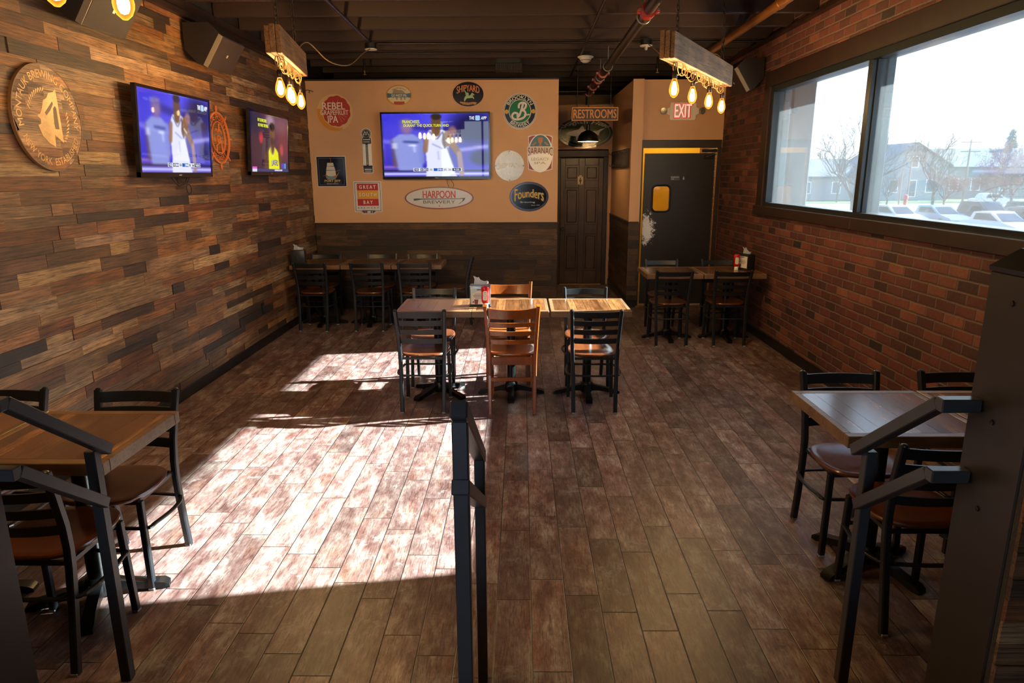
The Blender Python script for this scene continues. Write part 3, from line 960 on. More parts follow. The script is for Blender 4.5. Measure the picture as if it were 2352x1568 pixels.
def bare_tree(x, y, h, seed, label, spread=0.55, levels=5, trunk_r=None, mat=M_bark, buds=None, z=GZ, fork=0.3, group=None, cat='tree'):
    r = random.Random(seed)
    t = thing('bare_tree', label, cat, (x, y, z), 0, group)
    tr = trunk_r or h * 0.016
    bt, bb, bd = BM(), BM(), BM()
    top = Vector((r.uniform(-.1, .1), r.uniform(-.1, .1), h * fork))
    sweep(bt, [(0, 0, -0.02), (top.x * 0.4, top.y * 0.5, h * fork * 0.5), top], circ(tr, 7), (1, 0, 0))
    def grow(p, d, l, rad, lev):
        n = 3
        pts = [p]
        q = p.copy(); dd = d.copy()
        for i in range(n):
            dd = (dd + Vector((r.uniform(-1, 1), r.uniform(-1, 1), r.uniform(-0.5, 0.9))) * 0.16).normalized()
            q = q + dd * l / n
            pts.append(q.copy())
        k = 5 if lev > 3 else 3
        rings = []
        for i, pp in enumerate(pts):
            rr = rad * (1 - 0.45 * i / n)
            tt = (pts[min(i + 1, n)] - pts[max(i - 1, 0)]).normalized()
            a = tt.orthogonal().normalized(); b = tt.cross(a)
            rings.append([bb.verts.new(pp + a * rr * math.cos(2 * PI * j / k) + b * rr * math.sin(2 * PI * j / k)) for j in range(k)])
        for i in range(n):
            for j in range(k):
                bb.faces.new((rings[i][j], rings[i][(j + 1) % k], rings[i + 1][(j + 1) % k], rings[i + 1][j]))
        if lev <= 1 and buds:
            for pp in pts[1:]:
                for _ in range(buds):
                    c = pp + Vector((r.uniform(-1, 1), r.uniform(-1, 1), r.uniform(-1, 1))) * 0.12
                    v = [bd.verts.new(c + Vector((r.uniform(-1, 1), r.uniform(-1, 1), r.uniform(-1, 1))) * 0.05) for _ in range(4)]
                    for tri in ((0, 1, 2), (0, 2, 3), (0, 3, 1), (1, 3, 2)):
                        bd.faces.new([v[i_] for i_ in tri])
        if lev == 0:
            return
        for i in range(r.choice((3, 3, 4))):
            at = pts[r.randint(1, n)] if i else pts[-1]
            nd = (dd + Vector((r.uniform(-1, 1), r.uniform(-1, 1), r.uniform(-0.35, 0.8))) * spread * 1.5).normalized()
            grow(at, nd, l * r.uniform(0.6, 0.82), rad * 0.55, lev - 1)
    for i in range(4):
        a = 2 * PI * i / 4 + r.uniform(-.5, .5)
        base = top if i % 2 == 0 else top * r.uniform(0.72, 0.95)
        grow(Vector(base), Vector((math.cos(a) * spread, math.sin(a) * spread, 1)).normalized(), h * 0.24, tr * 0.62, levels - 1)
    grow(Vector(top), Vector((0, 0, 1)), h * 0.26, tr * 0.8, levels - 1)
    obj('trunk', bt, mat, t, True)
    obj('branches', bb, mat, t, True)
    if buds:
        o = obj('buds', bd, M_buds, t)
        o['kind'] = 'stuff'
    return t

bare_tree(35.2, 60.0, 7.6, 3, 'bare tree with a forked trunk standing alone on the parking lot edge')
bare_tree(20.2, 42.5, 8.6, 8, 'wide bare tree spreading behind the narrow window pane', spread=0.85, fork=0.25)
bare_tree(40.5, 58.0, 6.4, 21, 'small bare tree with reddish buds right of the forked tree', buds=2, mat=M_bark2, spread=0.8, fork=0.28)
bare_tree(44.8, 59.5, 6.0, 33, 'round reddish budding tree in front of the evergreen', buds=2, mat=M_bark2, spread=0.8, fork=0.28)
bare_tree(36.8, 47.0, 8.4, 41, 'tall reddish tree at the right end of the window view', buds=1, mat=M_bark2, spread=0.6, fork=0.3)
bare_tree(31.0, 62.5, 4.4, 52, 'low bare sapling beside the mullion view', spread=0.8)
bare_tree(29.5, 92.0, 9.0, 61, 'grey bare tree in front of the gabled house across the road', levels=5)
bare_tree(63.0, 92.0, 8.5, 72, 'grey bare tree across the road near the long roofed house', levels=5)
bare_tree(90.0, 122.0, 9.5, 83, 'grey bare tree behind the evergreen across the road', levels=5)

for tx, ty, th, ts, tb, lb in (
    (33.6, 64.5, 5.0, 101, 0, 'small bare tree just right of the window mullion, beyond the parked cars'),
    (38.0, 63.0, 5.0, 102, 1, 'small reddish tree between the forked tree and the utility pole'),
    (43.6, 64.8, 5.0, 103, 2, 'small reddish budding tree on the lot edge, just left of the evergreen'),
    (39.6, 88.0, 7.5, 105, 0, 'bare tree across the road in the narrow pane beside the mullion'),
    (60.5, 88.3, 7.0, 106, 1, 'reddish tree across the road in front of the evergreen'),
    (62.0, 113.0, 9.5, 108, 0, 'tall grey bare tree behind the gabled house'),
    (47.5, 113.0, 9.5, 109, 0, 'tall grey bare tree rising behind the low house in the narrow pane')):
    bare_tree(tx, ty, th, ts, lb, spread=0.8, fork=0.26, buds=(None, 1, 2)[tb], mat=(M_bark, M_bark2, M_bark2)[tb])

def evergreen(x, y, h, seed, label):
    r = random.Random(seed)
    t = thing('evergreen_tree', label, 'tree', (x, y, GZ))
    bm = BM(); lathe(bm, [(0.22, 0), (0.15, h * 0.5), (0.03, h * 0.97), (0, h * 0.97)], 7)
    obj('trunk', bm, M_bark, t)
    bm = BM()
    for i in range(720):
        f = r.random() ** 0.8
        z = h * (0.22 + 0.78 * f)
        rad = h * 0.20 * (1 - f) ** 0.8 * r.uniform(0.35, 1.05) + 0.12
        a = r.uniform(0, 2 * PI)
        c = Vector((rad * math.cos(a), rad * math.sin(a), z - rad * 0.25))
        s = r.uniform(0.2, 0.5)
        d = Vector((math.cos(a), math.sin(a), -0.35)).normalized() * s
        sd = d.cross(Vector((0, 0, 1))).normalized() * s * 0.45
        up = Vector((0, 0, s * 0.22))
        v = [bm.verts.new(c - d), bm.verts.new(c + sd), bm.verts.new(c + d), bm.verts.new(c - sd), bm.verts.new(c + up), bm.verts.new(c - up * 1.4)]
        for q in ((0, 1, 4), (1, 2, 4), (2, 3, 4), (3, 0, 4), (1, 0, 5), (2, 1, 5), (3, 2, 5), (0, 3, 5)):
            bm.faces.new([v[k] for k in q])
    o = obj('needles', bm, flat('#3d5a46', 0.9, 0, 0.3, 'needles'), t)
    o['kind'] = 'stuff'
evergreen(84.5, 123.5, 10.8, 5, 'dark blue-green evergreen rising above the far roofs')

def house(x, y, w, d, h, rh, label, wall, roof, gable_front=False, wins=(), chimney=False):
    t = thing('house', label, 'house', (x, y, GZ))
    bm = BM()
    if gable_front:
        prism(bm, [(-w / 2, 0), (w / 2, 0), (w / 2, h), (0, h + rh), (-w / 2, h)], 1, 0, d)
    else:
        prism(bm, [(0, 0), (d, 0), (d, h), (d / 2, h + rh), (0, h)], 0, -w / 2, w / 2)
    obj('wall', bm, flat(wall, 0.8, 0, 0.05), t)
    bm = BM()
    e, th = 0.4, 0.18
    if gable_front:
        k = rh / (w / 2)
        for s in (-1, 1):
            prism(bm, [(0, h + rh + th), (s * (w / 2 + e), h - e * k + th), (s * (w / 2 + e), h - e * k), (0, h + rh)][::s], 1, -e, d + e)
    else:
        k = rh / (d / 2)
        prism(bm, [(-e, h - e * k), (d / 2, h + rh), (d / 2, h + rh + th), (-e, h - e * k + th)], 0, -w / 2 - e, w / 2 + e)
        prism(bm, [(d + e, h - e * k), (d + e, h - e * k + th), (d / 2, h + rh + th), (d / 2, h + rh)], 0, -w / 2 - e, w / 2 + e)
    obj('roof', bm, flat(roof, 0.85, 0, 0.1), t)
    for (wx, wz, ww, wh) in wins:
        bm = BM(); frame_rect(bm, wx, wz, ww + 0.2, wh + 0.2, 0.1, 0.0, 0.06)
        fo = obj('window', bm, flat('#e8e8e8', 0.6), t)
        bm = BM(); boxb(bm, wx - ww / 2, wx + ww / 2, -0.03, 0.0, wz - wh / 2, wz + wh / 2)
        obj('pane', bm, flat('#4c5660', 0.2), fo)
    if chimney:
        bm = BM(); boxb(bm, w * 0.2, w * 0.2 + 0.7, d * 0.4, d * 0.4 + 0.7, h, h + rh + 1.0)
        obj('chimney', bm, flat('#8d6a5c', 0.9), t)
    return t
house(51.5, 93.0, 9.0, 11, 4.6, 2.7, 'pale gabled house across the road left of the forked tree', '#858f95', '#5b656d', True, ((0, 5.0, 0.9, 1.3), (-2.4, 1.9, 1.0, 1.5), (2.4, 1.9, 1.0, 1.5), (-0.0, 1.6, 1.0, 2.0)))
house(66.0, 98.0, 17.0, 10, 4.4, 2.4, 'long house with a grey-green roof across the road', '#748082', '#4e5c57', False, ((-6, 2.0, 1.1, 1.5), (-3, 2.0, 1.1, 1.5), (1, 2.0, 1.1, 1.5), (5, 2.0, 1.1, 1.5)), True)
house(40.5, 95.0, 9.0, 9, 3.2, 2.2, 'low pale house behind the window mullion', '#828b90', '#575f64', False, ((-2, 1.7, 1.0, 1.4), (2, 1.7, 1.0, 1.4)))
bm = BM()
random.seed(4)
ridge = [(10, -1)]
for i in range(40):
    ridge.append((10 + i * 5, 3.5 + 3.2 * math.sin(i * 0.35 + 0.6) + random.uniform(-0.7, 0.7)))
ridge.append((210, -1))
prism(bm, ridge, 1, 150, 160)
bmesh.ops.translate(bm, vec=(0, 0, GZ + 1), verts=bm.verts)
tag(obj('hills', bm, flat('#5c6a64', 0.95, 0, 0.2, 'distant_woods')), kind='structure')

def utility_pole(x, y, h, label, arms=((0.3, 1.2), (1.4, 1.2)), r=0.14):
    t = thing('utility_pole', label, 'pole', (x, y, GZ))
    bm = BM(); lathe(bm, [(r, 0), (r * 0.7, h), (0, h)], 8); obj('pole', bm, flat('#6f665e', 0.9), t)
    for dz, w in arms:
        bm = BM(); boxb(bm, -w, w, -0.2, -0.08, h - dz - 0.12, h - dz); obj('crossarm', bm, flat('#6f665e', 0.9), t)
    return t
utility_pole(55.6, 88.5, 7.6, 'wooden utility pole with two crossarms above the long roof')
utility_pole(48.6, 88.5, 6.0, 'short utility pole with one crossarm left of the forked tree', ((0.25, 0.9),))
utility_pole(28.0, 52.0, 3.9, 'thin dark light pole near the mullion on the lot edge', (), 0.07)
t = thing('radio_mast', 'thin pale radio mast rising into the white sky', 'mast', (92.0, 180.0, GZ))
bm = BM(); lathe(bm, [(0.28, 0), (0.16, 20), (0.09, 24), (0, 24)], 6); obj('mast', bm, flat('#9a9ea4', 0.7), t)

def car(x, y, rz, colour, label, long=4.5, suv=False, group='cars on the parking lot'):
    t = thing('car', label, 'car', (x, y, GZ), rz, group)
    hb, hr = (1.0, 1.72) if suv else (0.92, 1.45)
    l = long / 2
    body = [(-l, 0.35), (-l + 0.05, hb - 0.12), (-l + 0.5, hb), (l - 1.2, hb), (l - 0.12, hb - 0.22), (l, 0.6), (l, 0.30), (-l + 0.1, 0.28)]
    bm = BM(); prism(bm, body, 1, -0.9, 0.9)
    bmesh.ops.bevel(bm, geom=[e for e in bm.edges if abs(e.verts[0].co.y - e.verts[1].co.y) < 1e-4 and e.calc_face_angle(0) > 0.5], offset=0.06, segments=2, affect='EDGES')
    obj('body', bm, flat(colour, 0.25, 0.3), t, True)
    rb = -l + 0.25 if suv else -l + 0.65
    cab = [(rb, hb - 0.02), (rb + 0.35, hr - 0.04), (rb + 0.8, hr), (l - 2.2, hr), (l - 1.25, hb - 0.02)]
    bm = BM(); prism(bm, cab, 1, -0.72, 0.72)
    obj('roof', bm, flat(colour, 0.25, 0.3), t)
    bm = BM()
    for s in (-1, 1):
        prism(bm, [(rb + 0.35, hb + 0.04), (rb + 0.55, hr - 0.12), (l - 2.25, hr - 0.1), (l - 1.6, hb + 0.04)], 1, s * 0.70, s * 0.735)
    prism(bm, [(-0.62, 0), (0.62, 0), (0.55, 1), (-0.55, 1)], 2, 0, 0.01)
    vs = bm.verts[-8:] if False else [v for v in bm.verts][-8:]
    a0, a1 = Vector((l - 1.30, 0, hb + 0.03)), Vector((l - 2.16, 0, hr - 0.06))
    nrm = Vector((a0.z - a1.z, 0, -(a0.x - a1.x))).normalized() * -1
    for v in vs:
        f_, sd, off = v.co.y, v.co.x, v.co.z
        v.co = a0.lerp(a1, f_) + Vector((0, sd, 0)) + nrm * (off * 3 - 0.004)
    obj('car_windows', bm, flat('#20262c', 0.1), t)
    for sx in (-l + 0.85, l - 0.9):
        for s in (-1, 1):
            bm = BM(); lathe(bm, [(0.18, -0.1), (0.32, -0.1), (0.34, -0.06), (0.34, 0.06), (0.32, 0.1), (0.18, 0.1)], 18)
            o = obj('wheel', bm, flat('#18191a', 0.7), t); o.location = (sx, s * 0.84, 0.34); o.rotation_euler = (PI / 2, 0, 0)
    return t
car(51.0, 76.0, 0.0, '#b9bbbe', 'white car driving on the road behind the lawn strip', group=None)
cols = [(30.2, 56.2, '#9aa1a6', 'silver car parked nearest the mullion', 0), (33.4, 55.8, '#7f93a6', 'blue-grey car parked under the forked tree', 0), (36.6, 55.0, '#3a3f46', 'dark grey car parked right of the forked tree', 1), (39.8, 54.2, '#3c4650', 'black car parked in the row under the reddish trees', 1),
        (32.0, 46.6, '#b4b7ba', 'white car parked near the sill in the second row', 0), (34.4, 46.4, '#56606a', 'slate car parked beside the white one near the sill', 1)]
for x, y, c, lb, sv in cols:
    x, y = x * 0.86, y * 0.86
    car(x, y, -PI / 2 + 0.1, c, lb, 4.5, bool(sv))
t = thing('hydrant_post', 'small red post on the far lawn near the mullion', 'post', (37.5, 68.5, GZ))
bm = BM(); lathe(bm, [(0.16, 0), (0.16, 1.1), (0.24, 1.15), (0.2, 1.5), (0, 1.6)], 10); obj('post', bm, flat('#b2332a', 0.6), t)
# ================================================================== CHAIRS
M_chairmetal = flat('#191c20', 0.36, 0.25, 0.1, 'black_chair_enamel')
M_seat = wood('seat_wood', 1, rough=0.28, attr=False, base='#63331a', grain=0.45, bump=0.05, gs=16, dark=0.6, coat=0.35)
M_orange = wood('orange_beech', 2, rough=0.28, attr=False, base='#8a4717', grain=0.35, bump=0.04, gs=18, dark=0.65, coat=0.4)
M_seat_o = wood('orange_seat', 1, rough=0.28, attr=False, base='#8f4d24', grain=0.4, bump=0.04, gs=18, dark=0.6, coat=0.4)
M_glide = flat('#8e9094', 0.5, 0, 0.05, 'grey_glide')

def seat_bm(w, d, y0, z, th=0.024, fr=3.2):
    bm = BM()
    n = 40
    base = []
    for k in range(n):
        a = 2 * PI * k / n
        c, s = math.cos(a), math.sin(a)
        e = 2 / fr
        x = math.copysign(abs(c) ** e, c) * w / 2
        y = math.copysign(abs(s) ** e, s) * d / 2
        x *= 1.0 - 0.07 * (y / d + 0.5) ** 2 if y > 0 else 1.0 - 0.10 * (0.5 - y / d) ** 2
        base.append((x, y))
    rings = []
    for s, dz in ((0.55, -th), (0.955, -th), (0.99, -th * 0.7), (1.0, -th * 0.35), (0.985, -0.002), (0.95, 0.0), (0.8, -0.004), (0.55, -0.009), (0.25, -0.011)):
        rings.append([bm.verts.new((x * s, y0 + d / 2 + y * s, z + dz)) for x, y in base])
    for r0, r1 in zip(rings[:-1], rings[1:]):
        for k in range(n):
            bm.faces.new((r0[k], r0[(k + 1) % n], r1[(k + 1) % n], r1[k]))
    bm.faces.new(rings[0][::-1]); bm.faces.new(rings[-1])
    return bm

def slat_bm(hw, yend, bow, zc, h, th, n=8, lean=0.28, crown=0.0):
    """Back slat bowed backwards between the posts."""
    bm = BM()
    rows = []
    for i in range(n + 1):
        f = -1 + 2 * i / n
        x = f * hw
        y = yend - bow * (1 - f * f)
        cr = crown * (1 - f * f)
        rows.append([bm.verts.new((x, y + dy - lean * dz, zc + dz + (cr if dz > 0 else 0))) for dy, dz in ((-th / 2, -h / 2), (th / 2, -h / 2), (th / 2, h / 2), (-th / 2, h / 2))])
    for a, b in zip(rows[:-1], rows[1:]):
        for j in range(4):
            bm.faces.new((a[j], a[(j + 1) % 4], b[(j + 1) % 4], b[j]))
    bm.faces.new(rows[0]); bm.faces.new(rows[-1][::-1])
    return bm

POST = [(0.165, 0.0, 0.0), (0.167, 0.022, 0.14), (0.170, 0.045, 0.30), (0.173, 0.058, 0.42), (0.176, 0.060, 0.50), (0.180, 0.050, 0.60), (0.186, 0.018, 0.74), (0.190, -0.008, 0.832)]

def post_at(z, P=POST):
    for a, b in zip(P[:-1], P[1:]):
        if a[2] <= z <= b[2]:
            f = (z - a[2]) / (b[2] - a[2])
            return tuple(a[i] + (b[i] - a[i]) * f for i in range(3))
    return P[-1]

def make_metal_chair(label):
    t = thing('dining_chair', label, 'chair')
    obj('seat', seat_bm(0.405, 0.405, 0.055, 0.468), M_seat, t, True)
    for s in (-1, 1):
        bm = BM(); sweep(bm, [(s * x, y, z) for x, y, z in POST], rect(0.030, 0.034, 0.005), (1, 0, 0))
        po = obj('back_post', bm, M_chairmetal, t)
        bm = BM(); lathe(bm, [(0.014, 0), (0.013, 0.007), (0.008, 0.011), (0, 0.012)], 12, (s * 0.1905, -0.0095, 0.831)); obj('post_cap', bm, M_chairmetal, po, True)
        bm = BM(); boxb(bm, s * 0.165 - 0.014, s * 0.165 + 0.014, -0.018, 0.018, 0.0, 0.012, 0.002); obj('foot_glide', bm, M_glide, po)
        bm = BM(); sweep(bm, [(s * 0.182, 0.39, 0.0), (s * 0.172, 0.378, 0.435)], rect(0.028, 0.028, 0.004), (1, 0, 0))
        lg = obj('leg', bm, M_chairmetal, t)
        bm = BM(); boxb(bm, s * 0.182 - 0.014, s * 0.182 + 0.014, 0.375, 0.405, 0.0, 0.012, 0.002); obj('foot_glide', bm, M_glide, lg)
    for zc, h in ((0.797, 0.050), (0.728, 0.043), (0.655, 0.042), (0.580, 0.043)):
        p = post_at(zc)
        obj('slat', slat_bm(p[0] - 0.010, p[1], 0.024, zc, h, 0.009), M_chairmetal, t, True)
    bm = BM(); sweep(bm, [(-0.165, 0.07, 0.432), (0.165, 0.07, 0.432), (0.165, 0.385, 0.432), (-0.165, 0.385, 0.432)], rect(0.018, 0.018), None, True)
    obj('seat_frame', bm, M_chairmetal, t)
    hoop = [(-0.172, 0.045, 0.30), (0.0, 0.03, 0.30), (0.172, 0.045, 0.30), (0.205, 0.11, 0.30), (0.212, 0.21, 0.30), (0.198, 0.32, 0.30), (0.177, 0.375, 0.30), (0.0, 0.375, 0.30), (-0.177, 0.375, 0.30), (-0.198, 0.32, 0.30), (-0.212, 0.21, 0.30), (-0.205, 0.11, 0.30), (-0.172, 0.045, 0.30)]
    pts = bez(hoop, 4)[:-1]
    bm = BM(); sweep(bm, pts, rect(0.012, 0.020, 0.003), (0, 0, 1), True)
    obj('stretcher', bm, M_chairmetal, t)
    return t

WPOST = [(0.175, -0.03, 0.0), (0.176, 0.0, 0.14), (0.178, 0.032, 0.30), (0.180, 0.045, 0.42), (0.183, 0.045, 0.50), (0.188, 0.034, 0.60), (0.197, -0.004, 0.76), (0.204, -0.042, 0.878)]

def make_wood_chair(label):
    t = thing('wooden_dining_chair', label, 'chair')
    obj('seat', seat_bm(0.43, 0.415, 0.04, 0.475, 0.026), M_seat_o, t, True)
    for s in (-1, 1):
        bm = BM(); sweep(bm, [(s * x, y, z) for x, y, z in WPOST], rect(0.030, 0.042, 0.006), (1, 0, 0))
        obj('back_post', bm, M_orange, t)
        bm = BM(); sweep(bm, [(s * 0.18, 0.405, 0.0), (s * 0.178, 0.39, 0.45)], rect(0.034, 0.034, 0.005), (1, 0, 0))
        obj('leg', bm, M_orange, t)
        bm = BM(); bar(bm, (s * 0.178, 0.03, 0.23), (s * 0.179, 0.395, 0.23), 0.018, 0.03, bev=0.003)
        obj('stretcher', bm, M_orange, t)
    p = post_at(0.812, WPOST)
    obj('crest_rail', slat_bm(p[0] - 0.005, p[1] + 0.004, 0.035, 0.812, 0.088, 0.018, 10, 0.30, -0.012), M_orange, t, True)
    for zc in (0.718, 0.646, 0.575):
        p = post_at(zc, WPOST)
        obj('slat', slat_bm(p[0] - 0.006, p[1], 0.026, zc, 0.036, 0.013, 8), M_orange, t, True)
    bm = BM(); boxb(bm, -0.165, 0.165, 0.03, 0.05, 0.385, 0.449, 0.003); boxb(bm, -0.165, 0.165, 0.37, 0.39, 0.385, 0.449, 0.003); boxb(bm, -0.175, -0.155, 0.05, 0.37, 0.385, 0.449, 0.003); boxb(bm, 0.155, 0.175, 0.05, 0.37, 0.385, 0.449, 0.003)
    obj('seat_apron', bm, M_orange, t)
    bm = BM(); bar(bm, (-0.17, 0.012, 0.275), (0.17, 0.012, 0.275), 0.018, 0.03, bev=0.003); obj('stretcher', bm, M_orange, t)
    return t

proto = make_metal_chair('black ladder-back chair with its back to us at the left end of the centre row')
proto['group'] = 'black metal dining chairs'
proto.location = (-0.783, 5.146, 0); proto.rotation_euler = (0, 0, 0.0)
G = 'black metal dining chairs'
for x, y, r, lb in [
    (0.577, 5.134, 0.0, 'black ladder-back chair with its back to us at the right end of the centre row'),
    (-0.80, 6.20, PI + 0.04, 'black chair with a sunlit orange seat on the far side of the leftmost centre table'),
    (0.584, 6.20, PI, 'black chair with a sunlit orange seat on the far side of the rightmost centre table'),
    (-2.525, 8.07, -0.04, 'black chair nearest the plank wall at the front of the back-left tables'),
    (-1.842, 8.07, 0.0, 'black chair, middle of three at the front of the back-left tables'),
    (-1.272, 8.07, 0.03, 'black chair, rightmost of three at the front of the back-left tables'),
    (-2.585, 9.02, PI, 'black chair against the wainscot in the back left corner'),
    (-1.84, 9.02, PI, 'black chair against the wainscot, middle of three behind the back-left tables'),
    (-1.30, 9.02, PI, 'black chair against the wainscot, rightmost of three behind the back-left tables'),
    (-0.625, 8.60, PI / 2, 'black chair seen side-on at the right end of the back-left tables'),
    (1.645, 7.30, 0.02, 'black chair with its back to us, left of the pair by the swing door'),
    (2.275, 7.30, 0.0, 'black chair next to the brick wall with its back to us by the swing door'),
    (1.70, 8.29, PI, 'black chair facing us in front of the dark swing door'),
    (2.38, 8.29, PI, 'black chair facing us in the corner between swing door and brick wall'),
    (-1.878, 3.149, PI, 'black chair facing us, its dark seat showing past the near left table edge'),
    (-2.53, 3.16, PI, 'black chair facing us behind the near left table, cut off by the frame'),
    (-1.865, 2.208, 0.0, 'black chair with an orange-brown seat on our side of the near left table'),
    (1.665, 3.445, PI, 'black chair facing us at the left end of the near right tables'),
    (2.285, 3.46, PI, 'black chair facing us behind the near right tables beside the brick wall'),
    (1.650, 2.46, 0.0, 'black chair in deep shade on our side of the near right tables'),
]:
    dup(proto, (x, y, 0), r, lb, G)
wc = make_wood_chair('orange-brown wooden ladder-back chair with its back to us in the centre row')
wc['group'] = 'orange wooden dining chairs'
wc.location = (-0.072, 5.150, 0)
dup(wc, (-0.117, 6.24, 0), PI, 'orange-brown wooden chair facing us behind the middle centre table', 'orange wooden dining chairs')

# ================================================================== TABLES
M_table = wood('varnished_table_boards', 1, rough=0.22, grain=0.95, bump=0.012, gs=30.0, dark=0.3, coat=0.35, crackle=0.6, fine=0.3)
M_tedge = wood('table_edge', 0, rough=0.35, attr=False, base='#7a5d40', grain=0.7, bump=0.1, gs=22.0, dark=0.5)
M_iron = flat('#0f1011', 0.32, 0.35, 0.1, 'cast_iron')
PAL_T = [hexc(c) for c in ('#7f502d', '#8c5a34', '#714527', '#9a683d', '#7d5131', '#a27247')]

def make_table(label, x0, x1, y0, y1, seed, rot=0.0):
    r = random.Random(seed)
    cx, cy = (x0 + x1) / 2, (y0 + y1) / 2
    w, d = x1 - x0, y1 - y0
    t = thing('dining_table', label, 'table', (cx, cy, 0), 0, 'square wooden dining tables')
    zt, th = 0.78, 0.052
    bx = []
    a = -w / 2 + 0.03
    while a < w / 2 - 0.031:
        l = min(r.uniform(0.05, 0.085), w / 2 - 0.03 - a)
        if w / 2 - 0.03 - a - l < 0.03: l = w / 2 - 0.03 - a
        c = r.choice(PAL_T); k = r.uniform(0.55, 0.85)
        bx.append((a + 0.0005, a + l - 0.0005, -d / 2 + 0.045, d / 2 - 0.045, zt - th, zt - r.uniform(0, 0.0012), (c[0] * k, c[1] * k, c[2] * k, r.random())))
        a += l
    toned('tabletop', bx, M_table, t)
    bm = BM()
    boxb(bm, -w / 2, w / 2, -d / 2, -d / 2 + 0.0445, zt - th, zt, 0.003); boxb(bm, -w / 2, w / 2, d / 2 - 0.0445, d / 2, zt - th, zt, 0.003)
    boxb(bm, -w / 2, -w / 2 + 0.0295, -d / 2 + 0.045, d / 2 - 0.045, zt - th, zt, 0.002); boxb(bm, w / 2 - 0.0295, w / 2, -d / 2 + 0.045, d / 2 - 0.045, zt - th, zt, 0.002)
    obj('edge_band', bm, M_tedge, t)
    bm = BM(); boxb(bm, -0.17, 0.17, -0.17, 0.17, zt - th - 0.022, zt - th - 0.002, 0.004); obj('mounting_plate', bm, M_iron, t)
    bm = BM(); lathe(bm, [(0.038, 0.06), (0.038, zt - th - 0.03), (0.06, zt - th - 0.023)], 20); obj('column', bm, M_iron, t, True)
    b = obj('base', lathe(BM(), [(0.0, 0.11), (0.045, 0.11), (0.055, 0.095), (0.06, 0.05), (0.05, 0.02), (0.0, 0.02)], 20), M_iron, t, True)
    for k in range(4):
        bm = BM()
        pr = [(0.03, 0.095), (0.10, 0.072), (0.20, 0.045), (0.265, 0.032), (0.285, 0.018), (0.285, 0.0), (0.255, 0.0), (0.20, 0.012), (0.10, 0.03), (0.03, 0.03)]
        sec = []
        for (px_, z_), hw in zip(pr, (0.028, 0.024, 0.024, 0.030, 0.026, 0.026, 0.030, 0.024, 0.024, 0.028)):
            sec.append((bm.verts.new((px_, -hw, z_)), bm.verts.new((px_, hw, z_))))
        m = len(sec)
        for i in range(m):
            a_, b_ = sec[i], sec[(i + 1) % m]
            bm.faces.new((a_[0], a_[1], b_[1], b_[0]))
        f1 = bm.faces.new([s_[0] for s_ in sec][::-1]); f2 = bm.faces.new([s_[1] for s_ in sec]); f1.normal_update(); f2.normal_update()
        bmesh.ops.triangulate(bm, faces=[f1, f2])
        fo = obj('foot', bm, M_iron, b, True)
        fo.rotation_euler = (0, 0, rot + k * PI / 2)
    return t
make_table('leftmost of the three sunlit tables in the centre row, mostly in shade', -1.013, -0.402, 5.372, 5.955, 1, PI / 4 + 0.1)
make_table('middle sunlit table of the centre row under the napkin dispenser', -0.399, 0.222, 5.372, 5.955, 2, PI / 2)
make_table('rightmost sunlit table of the centre row, a slim gap from its neighbour', 0.238, 0.885, 5.372, 5.945, 3, PI / 2)
make_table('dark table in the back left corner against the plank wall', -2.825, -2.21, 8.25, 8.86, 4)
make_table('dark table in the middle of the back-left row', -2.20, -1.59, 8.25, 8.86, 5)
make_table('dark table at the right end of the back-left row', -1.58, -0.97, 8.25, 8.86, 6)
make_table('dark table in front of the swing door, left of the one with the dispenser', 1.37, 1.985, 7.41, 8.04, 7)
make_table('dark table against the brick wall by the swing door, carrying a dispenser', 1.995, 2.67, 7.41, 8.04, 8)
make_table('near left table with warm brown boards, its sunlit right edge showing', -2.205, -1.60, 2.40, 3.0, 9, 0.35)
make_table('near left table cut off by the left frame edge', -2.82, -2.21, 2.40, 3.0, 10, 0.2)
make_table('near right table reflecting blue window light', 1.36, 1.975, 2.68, 3.305, 11, 0.5)
make_table('near right table beside the brick wall, half hidden by the newel post', 1.985, 2.60, 2.68, 3.305, 12, 0.3)

# ================================================================== THINGS ON THE TABLES
M_steel = flat('#8a8d92', 0.32, 0.8, 0.08, 'brushed_steel')
M_darkplastic = flat('#17181b', 0.4, 0, 0.05, 'dark_plastic')
M_paper = flat('#dfe3ea', 0.8, 0, 0.03, 'tissue')
M_card = flat('#d9d3c4', 0.5, 0, 0.03, 'printed_card')
def napkin(bm, z, r, w=0.11):
    n = 7
    for s in (0, 1):
        rows = []
        for i in range(n):
            f = i / (n - 1)
            x = -w / 2 + w * f
            hh = (0.05 + 0.018 * math.sin(f * 5 + s) + (0.03 if i == 0 else 0)) * (1 - 0.25 * s)
            yb = 0.006 * math.sin(f * 9 + 2 * s) + (s - 0.5) * 0.012
            rows.append([bm.verts.new((x, yb, z - 0.01)), bm.verts.new((x + 0.01, yb + 0.02 * (s - 0.3) * math.sin(f * 4), z + hh * 0.6)), bm.verts.new((x + 0.014 * math.sin(f * 7), yb + 0.03 * (s - 0.4), z + hh))])
        for a, b in zip(rows[:-1], rows[1:]):
            for j in range(2):
                bm.faces.new((a[j], b[j], b[j + 1], a[j + 1]))
    g = bmesh.ops.solidify(bm, geom=list(bm.faces), thickness=0.0016)
    return bm
